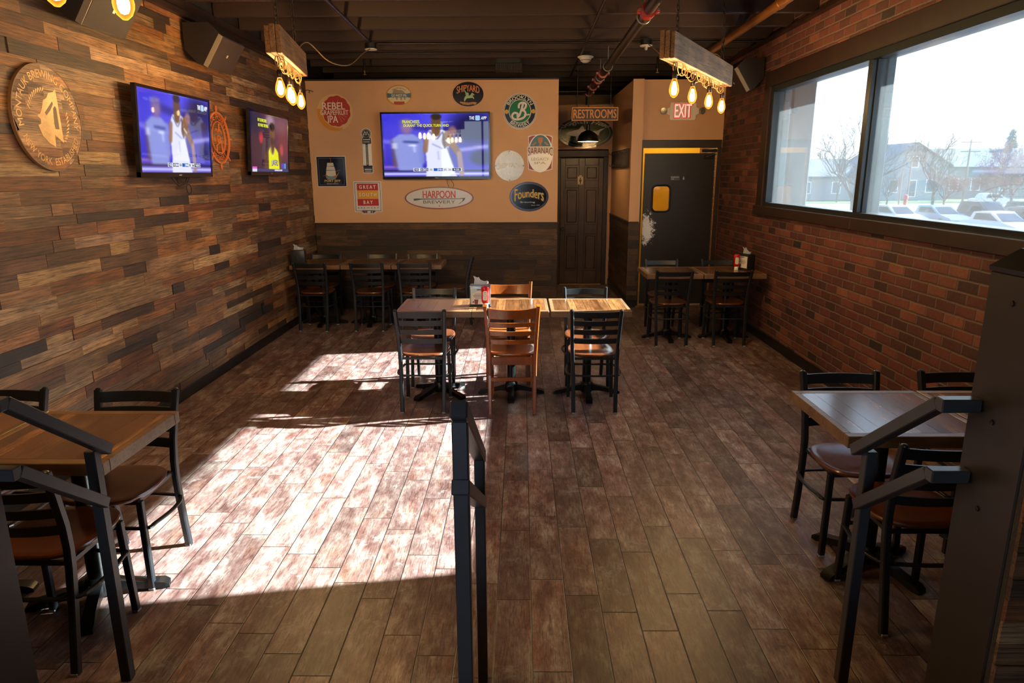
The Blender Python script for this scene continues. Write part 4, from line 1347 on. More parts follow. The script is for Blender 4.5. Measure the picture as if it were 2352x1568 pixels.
def dispenser(label, loc, rz, bodymat, w=0.172, d=0.105, h=0.175, card=True):
    t = thing('napkin_dispenser', label, 'napkin dispenser', loc, rz, 'table napkin dispensers')
    bm = BM(); boxb(bm, -w / 2 - 0.004, w / 2 + 0.004, -d / 2 - 0.01, d / 2 + 0.004, 0, 0.016, 0.004); obj('base', bm, M_darkplastic, t)
    bm = BM(); boxb(bm, -w / 2, w / 2, -d / 2, d / 2, 0.016, h, 0.006, 2); obj('body', bm, bodymat, t, True)
    bm = BM(); frame_rect(bm, 0, 0, w - 0.02, d - 0.03, 0.02, 0, 0.006)
    bmesh.ops.rotate(bm, verts=bm.verts, cent=(0, 0, 0), matrix=Matrix.Rotation(-PI / 2, 3, 'X')); bmesh.ops.translate(bm, verts=bm.verts, vec=(0, 0, h)); obj('top_rim', bm, bodymat, t)
    obj('napkin', napkin(BM(), h, None), M_paper, t, True)
    if card:
        bm = BM(); boxb(bm, -w / 2 + 0.010, w / 2 - 0.010, -d / 2 - 0.003, -d / 2, 0.022, h - 0.022); c = obj('advert_card', bm, M_card, t)
        bm = BM(); dd = d / 2 + 0.003
        boxb(bm, -0.026, 0.026, -dd - 0.001, -dd, h - 0.036, h - 0.028)
        for (z_, hw) in ((0.105, 0.045), (0.090, 0.055), (0.080, 0.050), (0.068, 0.04)):
            for i in range(9):
                x_ = -hw + i * 2 * hw / 9
                boxb(bm, x_, x_ + 1.5 * hw / 9, -dd - 0.001, -dd, z_, z_ + (0.006 if z_ == 0.09 else 0.004))
        plate(bm, [(-0.062, 0.036), (-0.052, 0.036), (-0.050, 0.042), (-0.057, 0.050), (-0.064, 0.042)], dd, dd + 0.001)
        obj('print', bm, flat('#4b4a4c', 0.6), c)
        bm = BM(); prism(bm, [(-0.045, 0.024), (-0.020, 0.024), (-0.015, 0.062), (-0.050, 0.062)], 1, -dd - 0.0012, -dd); obj('cup_picture', bm, flat('#7d3b34', 0.6), c)
        bm = BM(); prism(bm, [(-0.070, 0.11), (-0.01, 0.135), (0.07, 0.145), (0.07, 0.15), (-0.07, 0.15)], 1, -dd - 0.0008, -dd); obj('sky_picture', bm, flat('#b7cbd6', 0.6), c)
    else:
        bm = BM(); boxb(bm, -0.014, 0.014, -d / 2 - 0.004, -d / 2, 0.06, 0.135, 0.003); obj('lock_plate', bm, flat('#3a3b3d', 0.4, 0.5), t)
    return t
dispenser('steel napkin dispenser with a printed card and tissue on the centre tables', (-0.342, 5.615, 0.78), 0.04, M_steel)
dispenser('dark steel napkin dispenser in the back left corner', (-2.735, 8.36, 0.78), 0.05, flat('#3a3a3d', 0.35, 0.6), card=False)
dispenser('black napkin dispenser on the table against the brick wall', (2.56, 7.80, 0.78), -1.15, M_darkplastic)
def ketchup(label, loc, rz=0.0):
    t = thing('ketchup_bottle', label, 'bottle', loc, rz, 'ketchup squeeze bottles')
    bm = BM(); lathe(bm, [(0, 0), (0.022, 0), (0.024, 0.004), (0.021, 0.034), (0.014, 0.038)], 20); obj('cap', bm, flat('#e8e4da', 0.4), t, True)
    bm = BM(); lathe(bm, [(0.014, 0.034), (0.022, 0.04), (0.031, 0.055), (0.032, 0.09), (0.029, 0.105), (0.031, 0.12), (0.034, 0.145), (0.033, 0.168), (0.026, 0.178), (0, 0.18)], 24)
    bmesh.ops.scale(bm, verts=bm.verts, vec=(1.0, 0.72, 1)); obj('body', bm, flat('#b3140f', 0.22, 0, 0.05), t, True)
    bm = BM(); plate(bm, rrect(-0.004, 0.105, 0.036, 0.076, 0.012, 5), 0.0225, 0.0255); lb = obj('paper_label', bm, flat('#d8cdb9', 0.5), t)
    bm = BM(); boxb(bm, -0.014, 0.004, -0.0265, -0.0255, 0.128, 0.133); ring(bm, -0.004, 0.105, 0.012, 0.012, 0.002, 0.0255, 0.0262, 20); boxb(bm, -0.014, 0.008, -0.0265, -0.0255, 0.078, 0.081)
    obj('print', bm, flat('#8a7768', 0.6), lb)
    return t
ketchup('upside-down red ketchup bottle beside the steel napkin dispenser in the centre', (-0.295, 5.515, 0.78), 0.15)
ketchup('red ketchup bottle beside the black dispenser at the brick wall', (2.44, 7.76, 0.78))

# ================================================================== HANDRAILS AND NEWELS
M_rail = flat('#38393d', 0.36, 0.3, 0.2, 'oiled_steel')
M_newel = flat('#29231f', 0.42, 0.35, 0.25, 'grey_brown_newel_steel')
TW = 0.038
t = thing('stair_handrail', 'dark square-tube handrail in the middle of the steps, sloping away from us', 'handrail', (-0.145, 1.85, 0))
bm = BM(); bar(bm, (0, -0.33, 0.37), (0, -0.33, 1.285), TW, TW, (0, 1, 0), 0.003); obj('post', bm, M_rail, t)
bm = BM(); bar(bm, (0, 0.34, 0.0), (0, 0.34, 0.905), TW * 0.95, TW * 0.95, (0, 1, 0), 0.003); obj('post', bm, M_rail, t)
bm = BM(); bar(bm, (0, -0.36, 1.320), (0, 0.37, 0.89), TW * 1.1, TW * 1.15, (0, 0, 1), 0.004); obj('top_rail', bm, M_rail, t)
bm = BM(); bar(bm, (0, -0.36, 1.125), (0, 0.36, 0.718), TW * 1.15, TW, (0, 0, 1), 0.003); obj('lower_rail', bm, M_rail, t)

def side_rail(label, xp, sgn, xn):
    """Handrail on one side: far post, two sloping rails, short returns into the newel at x = xn."""
    t = thing('stair_handrail', label, 'handrail', (xp, 2.19, 0))
    bm = BM(); bar(bm, (0, 0, 0), (0, 0, 0.925), TW, TW, (0, 1, 0), 0.003); obj('post', bm, M_rail, t)
    xr = xp - sgn * 0.045
    for nm, zf, zn, ye in (('top_rail', 0.925, 1.228, 0.02), ('lower_rail', 0.735, 1.02, -0.02)):
        off = -sgn * 0.03 if nm == 'top_rail' else -sgn * 0.03
        bm = BM(); bar(bm, (off, ye + (0.02 if nm == 'top_rail' else 0), zf - (0.015 if nm == 'top_rail' else 0)), (off, -0.385, zn), TW, TW, (0, 0, 1), 0.003); r_ = obj(nm, bm, M_rail, t)
        bm = BM(); bar(bm, (off - sgn * 0.018, -0.40, zn), (xn - xp, -0.40, zn), TW, TW, (0, 0, 1), 0.003); obj('return_bar', bm, M_rail, r_)
    return t
side_rail('dark square-tube handrail on the left side of the steps', -1.49, -1, -1.529)
side_rail('dark square-tube handrail on the right side of the steps, fixed to the big newel post', 1.19, 1, 1.249)
def newel(label, x0, x1, y0, zb):
    t = thing('newel_post', label, 'post', ((x0 + x1) / 2, y0 + (x1 - x0) / 2, 0))
    h = (x1 - x0) / 2
    bm = BM(); boxb(bm, -h, h, -h, h, 0.0, zb, 0.004); obj('shaft', bm, M_newel, t)
    bm = BM(); lathe(bm, [(h * 1.43, 0), (h * 1.46, 0.012), (h * 0.98, 0.055), (h * 0.9, 0.062), (0, 0.07)], 4)
    bmesh.ops.rotate(bm, verts=bm.verts, cent=(0, 0, 0), matrix=Matrix.Rotation(PI / 4, 3, 'Z')); bmesh.ops.translate(bm, verts=bm.verts, vec=(0, 0, zb)); obj('cap', bm, flat('#141214', 0.3, 0.3), t)
    for z_ in (1.52, 1.20, 0.95):
        if z_ < zb - 0.02:
            bm = BM(); lathe(bm, [(0.008, 0), (0.007, 0.004), (0, 0.005)], 10); s_ = obj('screw', bm, flat('#1d1b1a', 0.4, 0.5), t); s_.location = ((h if x0 < 0 else -h), h * 0.1, z_); s_.rotation_euler = (0, (PI / 2 if x0 < 0 else -PI / 2), 0)
    return t
newel('big dark square newel post with a pyramid cap at the right frame edge', 1.25, 1.478, 1.60, 1.592)
newel('big dark square newel post cut off at the lower left frame edge', -1.758, -1.53, 1.60, 1.592)
rnd = random.Random(5)
for nm, (xa, xb), zt in (('half_wall_right', (1.254, XR - 0.002), 1.25), ('half_wall_left', (XL + 0.005, -1.534), 1.25)):
    bx = [(xa, xb, 1.582, 1.598, 0, zt, (0.02, 0.015, 0.012, 0.5))]
    bx += planks(xa, xb, 0.5, zt, lambda a, b, z, zz, t_, c: (a, b, 1.583 - t_, 1.583, z, zz, c), PAL_L, rnd)
    w_ = toned('wall_' + nm.split('_')[2] + '_low', bx, M_plank_x)
    tag(w_, kind='structure')
    bm = BM(); boxb(bm, xa, xb, 1.555, 1.598, zt, zt + 0.025, 0.003); tag(obj('trim_9', bm, M_trim), kind='structure')
# ================================================================== SIGNS
def en(h, r=0.28):
    return flat(h, r, 0.0, 0.03, 'enamel_' + h.lstrip('#'))
def tin(h, r=0.3):
    return flat(h, r, 0.6, 0.05, 'tin_' + h.lstrip('#'))
CREAM, WHITE, INK = '#d9cfbd', '#dcdcdc', '#141414'
GS = 'beer signs on the tan wall'
def sign(label, u, v, wall='back', d=0.0, name='tin_sign', group=GS):
    loc = (u, YB - d, v) if wall == 'back' else (XL + 0.004 + d, u, v)
    return thing(name, label, 'sign', loc, 0 if wall == 'back' else PI / 2, group)
def lay(t, name, mat, *fns):
    bm = BM()
    for f in fns:
        f(bm)
    return obj(name, bm, mat, t)
def E(cx, cz, rx, rz, d0, d1, n=48): return lambda bm: plate(bm, ell(cx, cz, rx, rz, n), d0, d1)
def P(pts, d0, d1): return lambda bm: plate(bm, pts, d0, d1)
def R(cx, cz, rx, rz, t, d0, d1): return lambda bm: ring(bm, cx, cz, rx, rz, t, d0, d1)
def B(u0, u1, v0, v1, d0, d1): return lambda bm: boxb(bm, u0, u1, -d1, -d0, v0, v1)
def T(*a, **k): return lambda bm: text(bm, *a, **k)
_kn = [0]
def K(pts, w, d0, d1):
    _kn[0] = (_kn[0] + 1) % 7
    e_ = d1 + 0.00007 * _kn[0]
    return lambda bm: stroke(bm, pts, w, d0, e_)
def F(cx, cz, w, h, t, d0, d1): return lambda bm: frame_rect(bm, cx, cz, w, h, t, d0, d1)

# grapefruit disc
t = sign('round cream and red grapefruit sign at the top left of the tan wall', -2.486, 2.656, name='round_tin_sign')
lay(t, 'panel', en('#d8b27a'), E(0, 0, 0.238, 0.236, 0, 0.006))
lay(t, 'peel', en('#d08a2c'), P(arcpts(0, 0, 0.236, PI * 0.93, PI * 1.62, 22) + arcpts(0.045, 0.03, 0.225, PI * 1.58, PI * 0.98, 22), 0.006, 0.0066))
lob = []
for k in range(72):
    a = 2 * PI * k / 72
    r_ = 0.172 + 0.012 * abs(math.sin(a * 5.5))
    lob.append((0.022 + r_ * math.cos(a) * 1.04, 0.018 + r_ * math.sin(a) * 1.08))
lay(t, 'fruit', en('#b5322a'), P(lob, 0.006, 0.0072))
lay(t, 'segment_lines', en('#d4a08a'), *[K([(0.02 + 0.05 * math.cos(a), 0.01 + 0.05 * math.sin(a)), (0.02 + 0.15 * math.cos(a + 0.03), 0.01 + 0.15 * math.sin(a + 0.03))], [0.002, 0.005], 0.0072, 0.0076) for a in (0.9, 1.35, 1.8, -0.5, -0.8, -1.1, 3.6)])
lay(t, 'lettering', en('#e6dcc9'), T('REBEL', -0.01, 0.083, 0.30, 0.088, 0.0078, 0.02), T('GRAPEFRUIT', -0.005, 0.0, 0.375, 0.060, 0.0078, 0.012), T('IPA', -0.03, -0.083, 0.135, 0.088, 0.0078, 0.016))
# oval with the elephant
t = sign('small cream oval sign with an orange rim and blue banner above the television', -1.617, 2.866, name='oval_tin_sign')
lay(t, 'rim', en('#c98722'), E(0, 0, 0.178, 0.134, 0, 0.006))
lay(t, 'panel', en('#cdbb97'), E(0, 0.004, 0.160, 0.118, 0.006, 0.0075))
lay(t, 'outline', en('#3b2c22'), R(0, 0.004, 0.162, 0.120, 0.003, 0.006, 0.0082))
ele = [(-0.085, 0.03), (-0.075, 0.062), (-0.055, 0.082), (-0.03, 0.078), (-0.01, 0.068), (0.03, 0.07), (0.06, 0.055), (0.085, 0.028), (0.085, -0.02), (0.082, -0.055), (0.066, -0.055), (0.062, -0.02), (0.04, -0.025), (0.036, -0.058), (0.018, -0.058), (0.014, -0.022), (-0.02, -0.022), (-0.022, -0.055), (-0.04, -0.055), (-0.044, -0.015), (-0.06, -0.01), (-0.072, -0.03), (-0.082, -0.03)]
lay(t, 'elephant', en('#8f7f68'), P(ele, 0.0075, 0.0082))
lay(t, 'banner', en('#2b5a78'), B(-0.135, 0.135, -0.022, 0.024, 0.0082, 0.0092), P([(-0.158, -0.03), (-0.12, -0.026), (-0.12, 0.028), (-0.158, 0.032)], 0.0082, 0.0096), P([(0.158, -0.03), (0.12, -0.026), (0.12, 0.028), (0.158, 0.032)], 0.0082, 0.0096))
lay(t, 'red_scroll', en('#a3241f'), P([(-0.07, -0.075), (0.07, -0.075), (0.07, -0.108), (0.03, -0.116), (-0.03, -0.116), (-0.07, -0.108)], 0.0075, 0.009))
lay(t, 'lettering', en('#e2d8c3'), T('GO WEST! IPA', 0, 0.001, 0.20, 0.03, 0.0093, 0.012))
lay(t, 'small_lettering', en('#54453a'), T('ANCHOR BREWING', 0, -0.05, 0.17, 0.018, 0.0076, 0.004, arc=0.135, sx=1.05))
# dark oval with the rider
t = sign('black oval sign with orange arched letters and a green rider above the television', -0.70, 2.878, name='oval_tin_sign')
lay(t, 'panel', en('#15111f', 0.16), E(0, 0, 0.204, 0.154, 0, 0.006))
lay(t, 'rim', en('#241a33', 0.16), R(0, 0, 0.204, 0.154, 0.006, 0.005, 0.009))
lay(t, 'lettering', en('#d2742a'), T('SHIPYARD', 0, 0.062, 0.30, 0.082, 0.0065, 0.014, warp=lambda f: (1.0 + 0.05 * f * f, 0.028 * (1 - f * f) - 0.014)))
hr = [(-0.055, -0.066), (-0.048, -0.04), (-0.03, -0.022), (-0.012, -0.026), (0.012, -0.020), (0.035, -0.006), (0.046, 0.016), (0.062, 0.014), (0.085, -0.008), (0.078, -0.016), (0.066, -0.012), (0.06, -0.026), (0.075, -0.042), (0.082, -0.058), (0.074, -0.062), (0.056, -0.046), (0.02, -0.050), (-0.015, -0.052), (-0.035, -0.07), (-0.045, -0.09), (-0.055, -0.09)]
lay(t, 'rider', en('#93b07a'), P(hr, 0.0065, 0.0076), P([(-0.03, -0.028), (0.004, -0.022), (0.01, 0.0), (0.0, 0.022), (-0.02, 0.018), (-0.042, 0.05), (-0.05, 0.045), (-0.034, 0.008)], 0.0076, 0.0088))
lay(t, 'scroll', en('#c88322'), P([(-0.11, -0.092), (-0.07, -0.098), (0.0, -0.105), (0.07, -0.098), (0.115, -0.105), (0.10, -0.122), (0.115, -0.134), (0.06, -0.126), (0.0, -0.134), (-0.075, -0.128), (-0.085, -0.115), (-0.108, -0.112)], 0.0065, 0.008))
lay(t, 'scroll_lettering', en('#3a1d12'), T('PUMPKINHEAD', 0, -0.115, 0.14, 0.018, 0.0081, 0.006))
# round green B
t = sign('round black and green sign with a white script letter, upper right of the tan wall', -0.014, 2.658, name='round_tin_sign')
lay(t, 'rim', en('#cfcac0'), E(0, 0, 0.226, 0.229, 0, 0.005))
lay(t, 'panel', en('#121212', 0.2), E(0, 0, 0.205, 0.208, 0.005, 0.0065), )
lay(t, 'outline', en('#1b1b1b'), R(0, 0, 0.218, 0.221, 0.004, 0.004, 0.0062))
lay(t, 'centre_ring', en('#cfcac0'), E(0, 0, 0.150, 0.152, 0.0065, 0.0072))
lay(t, 'centre', en('#0f7038', 0.2), E(0, 0, 0.141, 0.143, 0.0072, 0.008))
def Bscript(w, d0, d1):
    _kn[0] = 0
    a = bez([(-0.016, 0.046), (-0.010, 0.090), (0.036, 0.110), (0.078, 0.090), (0.070, 0.044), (0.026, 0.014)], 8)
    b = bez([(0.022, 0.014), (0.060, 0.002), (0.074, -0.040), (0.048, -0.078), (-0.010, -0.100), (-0.078, -0.098), (-0.106, -0.060), (-0.078, -0.020), (-0.032, -0.030), (-0.036, -0.060)], 8)
    c = bez([(0.040, 0.098), (0.022, 0.030), (-0.006, -0.045), (-0.034, -0.078)], 8)
    e = bez([(0.055, -0.045), (0.09, -0.045), (0.125, -0.04)], 6)
    return [K(q, w, d0, d1) for q in (a, b, c)] + [K(e, w * 0.6, d0, d1)]
lay(t, 'monogram_shadow', en('#0a3a1e'), *Bscript(0.040, 0.0078, 0.0085))
lay(t, 'monogram', en('#d8cfc2'), *Bscript(0.027, 0.0084, 0.0100))
lay(t, 'lettering', en('#ddd6c8'), T('BROOKLYN', 0, 0, 0.34, 0.042, 0.0066, 0.016, arc=0.158), T('BREWERY', 0, 0, 0.30, 0.042, 0.0066, 0.016, arc=0.200, bottom=True))
lay(t, 'dots', en('#cf9a1c'), E(-0.178, -0.004, 0.026, 0.028, 0.0066, 0.0085, 24), E(0.178, 0.0, 0.026, 0.028, 0.0066, 0.0085, 24))
# shield with the cup
t = sign('tall shield sign with a teal picture above cream, right of the television', 0.258, 2.118, name='shield_tin_sign')
sh = [(-0.165, 0.22), (-0.11, 0.24), (0.11, 0.24), (0.165, 0.22), (0.165, 0.16), (0.155, 0.1), (0.182, 0.08), (0.172, -0.1), (0.165, -0.16), (0.165, -0.21), (0.12, -0.225), (0.05, -0.235), (0, -0.255), (-0.05, -0.235), (-0.12, -0.225), (-0.165, -0.21), (-0.165, -0.16), (-0.172, -0.1), (-0.182, 0.08), (-0.155, 0.1), (-0.165, 0.16)]
lay(t, 'rim', tin('#b9aea2'), P(sh, 0, 0.004))
lay(t, 'corners', en('#9c3f33'), P([(u * 0.93, v * 0.95) for u, v in sh], 0.004, 0.0055))
lay(t, 'panel', tin('#cfc3b2'), E(0, 0, 0.168, 0.247, 0.0055, 0.0072))
lay(t, 'picture', en('#3f6f7c'), P(ell(0, 0.01, 0.148, 0.228, 30, 0.36, PI - 0.36), 0.0072, 0.0082))
lay(t, 'cup', en('#b0703a'), P([(-0.035, 0.205), (0.035, 0.205), (0.03, 0.15), (0.012, 0.128), (0.012, 0.11), (0.03, 0.10), (-0.03, 0.10), (-0.012, 0.11), (-0.012, 0.128), (-0.03, 0.15)], 0.0082, 0.0092), P([(-0.12, 0.11), (-0.06, 0.15), (-0.05, 0.14), (-0.09, 0.1)], 0.0082, 0.009), P([(0.12, 0.11), (0.06, 0.15), (0.05, 0.14), (0.09, 0.1)], 0.0082, 0.009))
lay(t, 'banner', en('#cabba6'), P([(-0.178, 0.085), (0.178, 0.085), (0.178, -0.02), (0.1, 0.005), (-0.1, 0.005), (-0.178, -0.02)], 0.0082, 0.0088))
lay(t, 'lettering', en('#8d2a22'), T('SARANAC', 0, 0.03, 0.33, 0.092, 0.009, 0.0, warp=lambda f: (0.85 + 0.35 * f * f, -0.016 * f * f + 0.006)))
lay(t, 'gold_lettering', en('#a08a58'), T('LEGACY', 0, -0.075, 0.24, 0.036, 0.0073, 0.012), T('IPA', 0, -0.125, 0.15, 0.032, 0.0073, 0.012))
# silver disc
t = sign('round bare silver sign with embossed letters right of the television', -0.157, 1.958, name='round_tin_sign')
M_silver = flat('#a9a9a6', 0.34, 0.85, 0.05, 'brushed_silver')
lay(t, 'panel', M_silver, E(0, 0, 0.199, 0.200, 0, 0.005))
lay(t, 'raised_rings', M_silver, R(0, 0, 0.197, 0.198, 0.006, 0.004, 0.008), R(0, 0, 0.128, 0.128, 0.003, 0.004, 0.007))
lay(t, 'lettering', flat('#dcdad4', 0.5), T('EXCELLENCE', 0, 0, 0.36, 0.036, 0.0052, 0.008, arc=0.146), T('IN BREWING', 0, 0, 0.34, 0.036, 0.0052, 0.008, arc=0.184, bottom=True), T('SHIPYARD', 0, 0.0, 0.33, 0.072, 0.0052, 0.016, warp=lambda f: (0.75 + 0.5 * f * f, -0.016 * f * f + 0.008)))
star = lambda cx, cz, r_: [(cx + (r_ if k % 2 == 0 else r_ * 0.42) * math.sin(k * PI / 5), cz + (r_ if k % 2 == 0 else r_ * 0.42) * math.cos(k * PI / 5)) for k in range(10)]
lay(t, 'stars', flat('#dcdad4', 0.5), P(star(0, 0.085, 0.016), 0.005, 0.007), P(star(0, -0.09, 0.016), 0.005, 0.007))
lay(t, 'screws', en('#2c3440'), *[E(0.188 * math.cos(a), 0.188 * math.sin(a), 0.008, 0.008, 0.005, 0.009, 10) for a in (0, PI / 2, PI, 1.5 * PI)])
# black oval with yellow letters
t = sign('dark chrome oval sign with yellow letters at the lower right of the tan wall', 0.108, 1.548, name='oval_tin_sign')
lay(t, 'rim', flat('#5a5560', 0.18, 0.8, 0.05, 'dark_chrome'), E(0, 0, 0.266, 0.198, 0, 0.006))
lay(t, 'outline', en('#161018', 0.2), R(0, 0, 0.266, 0.198, 0.008, 0.005, 0.0085), R(0, 0, 0.240, 0.172, 0.006, 0.006, 0.0085))
lay(t, 'panel', en('#131418', 0.12), E(0, 0, 0.236, 0.168, 0.006, 0.0078))
fw = lambda f: (0.72 + 0.42 * f * f, 0.026 * (1 - f * f) - 0.012)
lay(t, 'lettering_shadow', en('#2b2413'), T('Founders', 0.0, 0.028, 0.405, 0.150, 0.0079, 0.035, warp=fw))
lay(t, 'lettering', en('#c9a13e'), T('Founders', 0, 0.030, 0.395, 0.145, 0.0090, 0.012, warp=fw))
lay(t, 'small_lettering', en('#bdbdbd'), T('Brewing', -0.02, -0.076, 0.20, 0.026, 0.0079, 0.006), T('Since 1997', 0.09, -0.115, 0.12, 0.013, 0.0079, 0.002))
# wide oval with the harpoon
t = sign('long white oval sign with red letters and a harpoon below the television', -1.124, 1.535, name='oval_tin_sign')
lay(t, 'rim', en('#161616'), E(0, 0, 0.472, 0.150, 0, 0.006, 72))
lay(t, 'red_line', en('#b06a68'), E(0, 0, 0.462, 0.143, 0.006, 0.0066, 72))
lay(t, 'panel', en('#cdc9c6', 0.2), E(0, 0, 0.450, 0.133, 0.0066, 0.0076, 72))
lay(t, 'lettering', en('#b01720'), T('HARPOON', 0.0, 0.048, 0.445, 0.098, 0.0078, 0.02))
lay(t, 'black_lettering', en('#2a2a30'), T('BREWERY', 0.0, -0.054, 0.44, 0.042, 0.0078, 0.004))
lay(t, 'harpoon', en('#3c3f46'), K([(-0.35, -0.022), (-0.30, -0.017), (-0.24, -0.014), (0.30, -0.010)], [0.03, 0.026, 0.012, 0.008], 0.0078, 0.0086), P([(0.28, -0.004), (0.36, 0.002), (0.355, -0.012), (0.335, -0.04), (0.27, -0.082), (0.262, -0.080), (0.315, -0.045), (0.325, -0.014)], 0.0078, 0.0086))
lay(t, 'maple_mark', en('#b01720'), P(star(0.0, -0.108, 0.013), 0.0078, 0.0086))
# red and yellow stripes
t = sign('upright white framed sign with red and yellow stripes below the tap handle sign', -2.103, 1.552, name='striped_tin_sign')
lay(t, 'panel', en('#d3d1d0', 0.2), P(rrect(0, 0.004, 0.385, 0.415, 0.012, 4), 0, 0.006), P(rrect(0, -0.205, 0.19, 0.05, 0.012, 4), 0, 0.006))
lay(t, 'border', en('#3a3f5c'), F(0, 0.004, 0.352, 0.385, 0.006, 0.006, 0.0068), B(-0.075, 0.075, -0.218, -0.186, 0.006, 0.0068))
lay(t, 'red_stripes', en('#b21b1c'), B(-0.145, 0.145, 0.088, 0.180, 0.006, 0.0070), B(-0.145, 0.145, -0.118, -0.024, 0.006, 0.0070))
lay(t, 'yellow_stripe', en('#d59a1b'), B(-0.145, 0.145, -0.022, 0.086, 0.006, 0.0070))
lay(t, 'lettering', en('#dcdad6'), T('G R E A T', 0, 0.134, 0.225, 0.046, 0.0072, 0.018), T('S O U T H', 0, 0.032, 0.235, 0.046, 0.0072, 0.018), T('B A Y', 0, -0.070, 0.125, 0.046, 0.0072, 0.018))
lay(t, 'small_lettering', en('#3b3b44'), T('B R E W E R Y', 0, -0.146, 0.29, 0.020, 0.0070, 0.006))
lay(t, 'flags', en('#b9382c'), B(-0.058, -0.024, -0.208, -0.192, 0.007, 0.0076)); lay(t, 'pale_flags', en('#d9d6cc'), B(-0.018, 0.028, -0.212, -0.190, 0.007, 0.0076), B(0.045, 0.056, -0.212, -0.190, 0.007, 0.0076))
# ship square
t = sign('square navy sign with a sailing ship at the left of the tan wall', -2.582, 1.893, name='square_tin_sign')
lay(t, 'rim', en('#c9c9c6'), P(rrect(0, 0, 0.405, 0.408, 0.012, 4), 0, 0.005))
lay(t, 'panel', en('#141a30', 0.14), B(-0.193, 0.193, -0.194, 0.194, 0.005, 0.0066))
lay(t, 'border', en('#66688a'), F(0, 0, 0.345, 0.350, 0.003, 0.0066, 0.0071))
sails = [[(-0.05, 0.115), (0.03, 0.115), (0.038, 0.075), (-0.058, 0.07)], [(-0.06, 0.068), (0.042, 0.068), (0.055, 0.018), (-0.07, 0.02)], [(-0.07, 0.014), (0.055, 0.014), (0.06, -0.05), (0.03, -0.065), (-0.05, -0.06), (-0.075, -0.04)]]
lay(t, 'sails', en('#cfc8bb'), *[P(s_, 0.0066, 0.0078) for s_ in sails])
lay(t, 'hull', en('#a8672a'), P([(-0.085, -0.035), (-0.078, -0.085), (-0.05, -0.105), (0.045, -0.105), (0.07, -0.07), (0.095, -0.03), (0.105, -0.005), (0.07, -0.045), (0.0, -0.07), (-0.05, -0.065)], 0.0078, 0.009), K([(0.0, 0.11), (0.0, 0.16), (-0.012, 0.18)], 0.005, 0.0066, 0.0074), K([(0.06, 0.0), (0.12, 0.02)], 0.004, 0.0066, 0.0074), K([(-0.08, -0.05), (-0.115, -0.06)], 0.004, 0.0066, 0.0074))
lay(t, 'sea', en('#5d8f9a'), P([(-0.07, -0.07), (-0.02, -0.06), (0.04, -0.075), (0.06, -0.09), (0.03, -0.1), (-0.05, -0.1)], 0.009, 0.0096))
lay(t, 'nameplate', en('#0c0c10'), P(rrect(0.008, -0.14, 0.25, 0.065, 0.02, 4), 0.0066, 0.0074))
lay(t, 'lettering', en('#d8c48c'), T('PORT JEFF', 0.008, -0.128, 0.215, 0.040, 0.0075, 0.006)); lay(t, 'small_lettering', en('#c9c9c9'), T('BREWING COMPANY', 0.008, -0.162, 0.16, 0.013, 0.0075, 0.002))
# tap handle
t = sign('tall narrow tap-handle shaped sign left of the television', -2.083, 2.165, name='tap_handle_sign')
lay(t, 'outline', en('#cfcbc4'), E(0.0, 0.222, 0.072, 0.070, 0, 0.005, 32), P(rrect(0.004, 0.13, 0.135, 0.085, 0.008, 3), 0, 0.005), B(-0.062, 0.065, -0.23, 0.10, 0, 0.005), P(rrect(0.004, -0.245, 0.140, 0.105, 0.008, 3), 0, 0.005))
lay(t, 'silver_shaft', M_silver, B(-0.056, 0.058, -0.195, 0.09, 0.005, 0.008))
lay(t, 'black_parts', en('#151515', 0.2), E(0.0, 0.222, 0.060, 0.058, 0.005, 0.0075, 32), B(-0.055, 0.063, 0.095, 0.160, 0.005, 0.0085), B(-0.056, 0.064, -0.285, -0.205, 0.005, 0.0085), B(-0.014, 0.016, -0.20, 0.09, 0.008, 0.0092))
lay(t, 'monogram', en('#cfcbc4'), *[K(q, 0.009, 0.0075, 0.0085) for q in ([(-0.036, 0.198), (-0.014, 0.252), (0.0, 0.222)], [(0.036, 0.198), (0.014, 0.252), (0.0, 0.222)], [(-0.012, 0.198), (0.0, 0.225), (0.012, 0.198)])], R(0, 0.222, 0.052, 0.050, 0.003, 0.0075, 0.0082))
lay(t, 'label_lines', en('#bcb6ac'), *[B(-0.005, 0.007, z_, z_ + 0.012, 0.0092, 0.0098) for z_ in [-0.18 + 0.02 * k for k in range(13)]], B(-0.045, 0.053, 0.138, 0.150, 0.0085, 0.0092), B(-0.04, 0.048, 0.108, 0.118, 0.0085, 0.0092), B(-0.045, 0.053, -0.255, -0.238, 0.0085, 0.0092), B(-0.04, 0.048, -0.275, -0.266, 0.0085, 0.0092))

# shark oval in the corridor
t = thing('oval_tin_sign', 'green oval sign with a white shark above the restroom door', 'sign', (1.045, CY, 2.500), 0, None)
lay(t, 'panel', en('#123a26', 0.12), E(0, 0, 0.455, 0.245, 0, 0.006, 64))
lay(t, 'line', en('#a9b0a0'), R(0, 0, 0.415, 0.212, 0.006, 0.005, 0.008))
shark = [(-0.31, -0.015), (-0.25, 0.02), (-0.17, 0.04), (-0.10, 0.055), (-0.05, 0.115), (-0.02, 0.09), (-0.01, 0.055), (0.06, 0.04), (0.14, 0.02), (0.2, 0.03), (0.26, 0.06), (0.33, 0.07), (0.29, 0.045), (0.25, 0.02), (0.23, -0.02), (0.24, -0.045), (0.2, -0.03), (0.17, -0.005), (0.08, -0.03), (-0.02, -0.045), (-0.09, -0.06), (-0.115, -0.12), (-0.15, -0.11), (-0.145, -0.055), (-0.22, -0.045), (-0.28, -0.03)]
lay(t, 'shark', en('#b8ada6'), P(shark, 0.006, 0.0085))
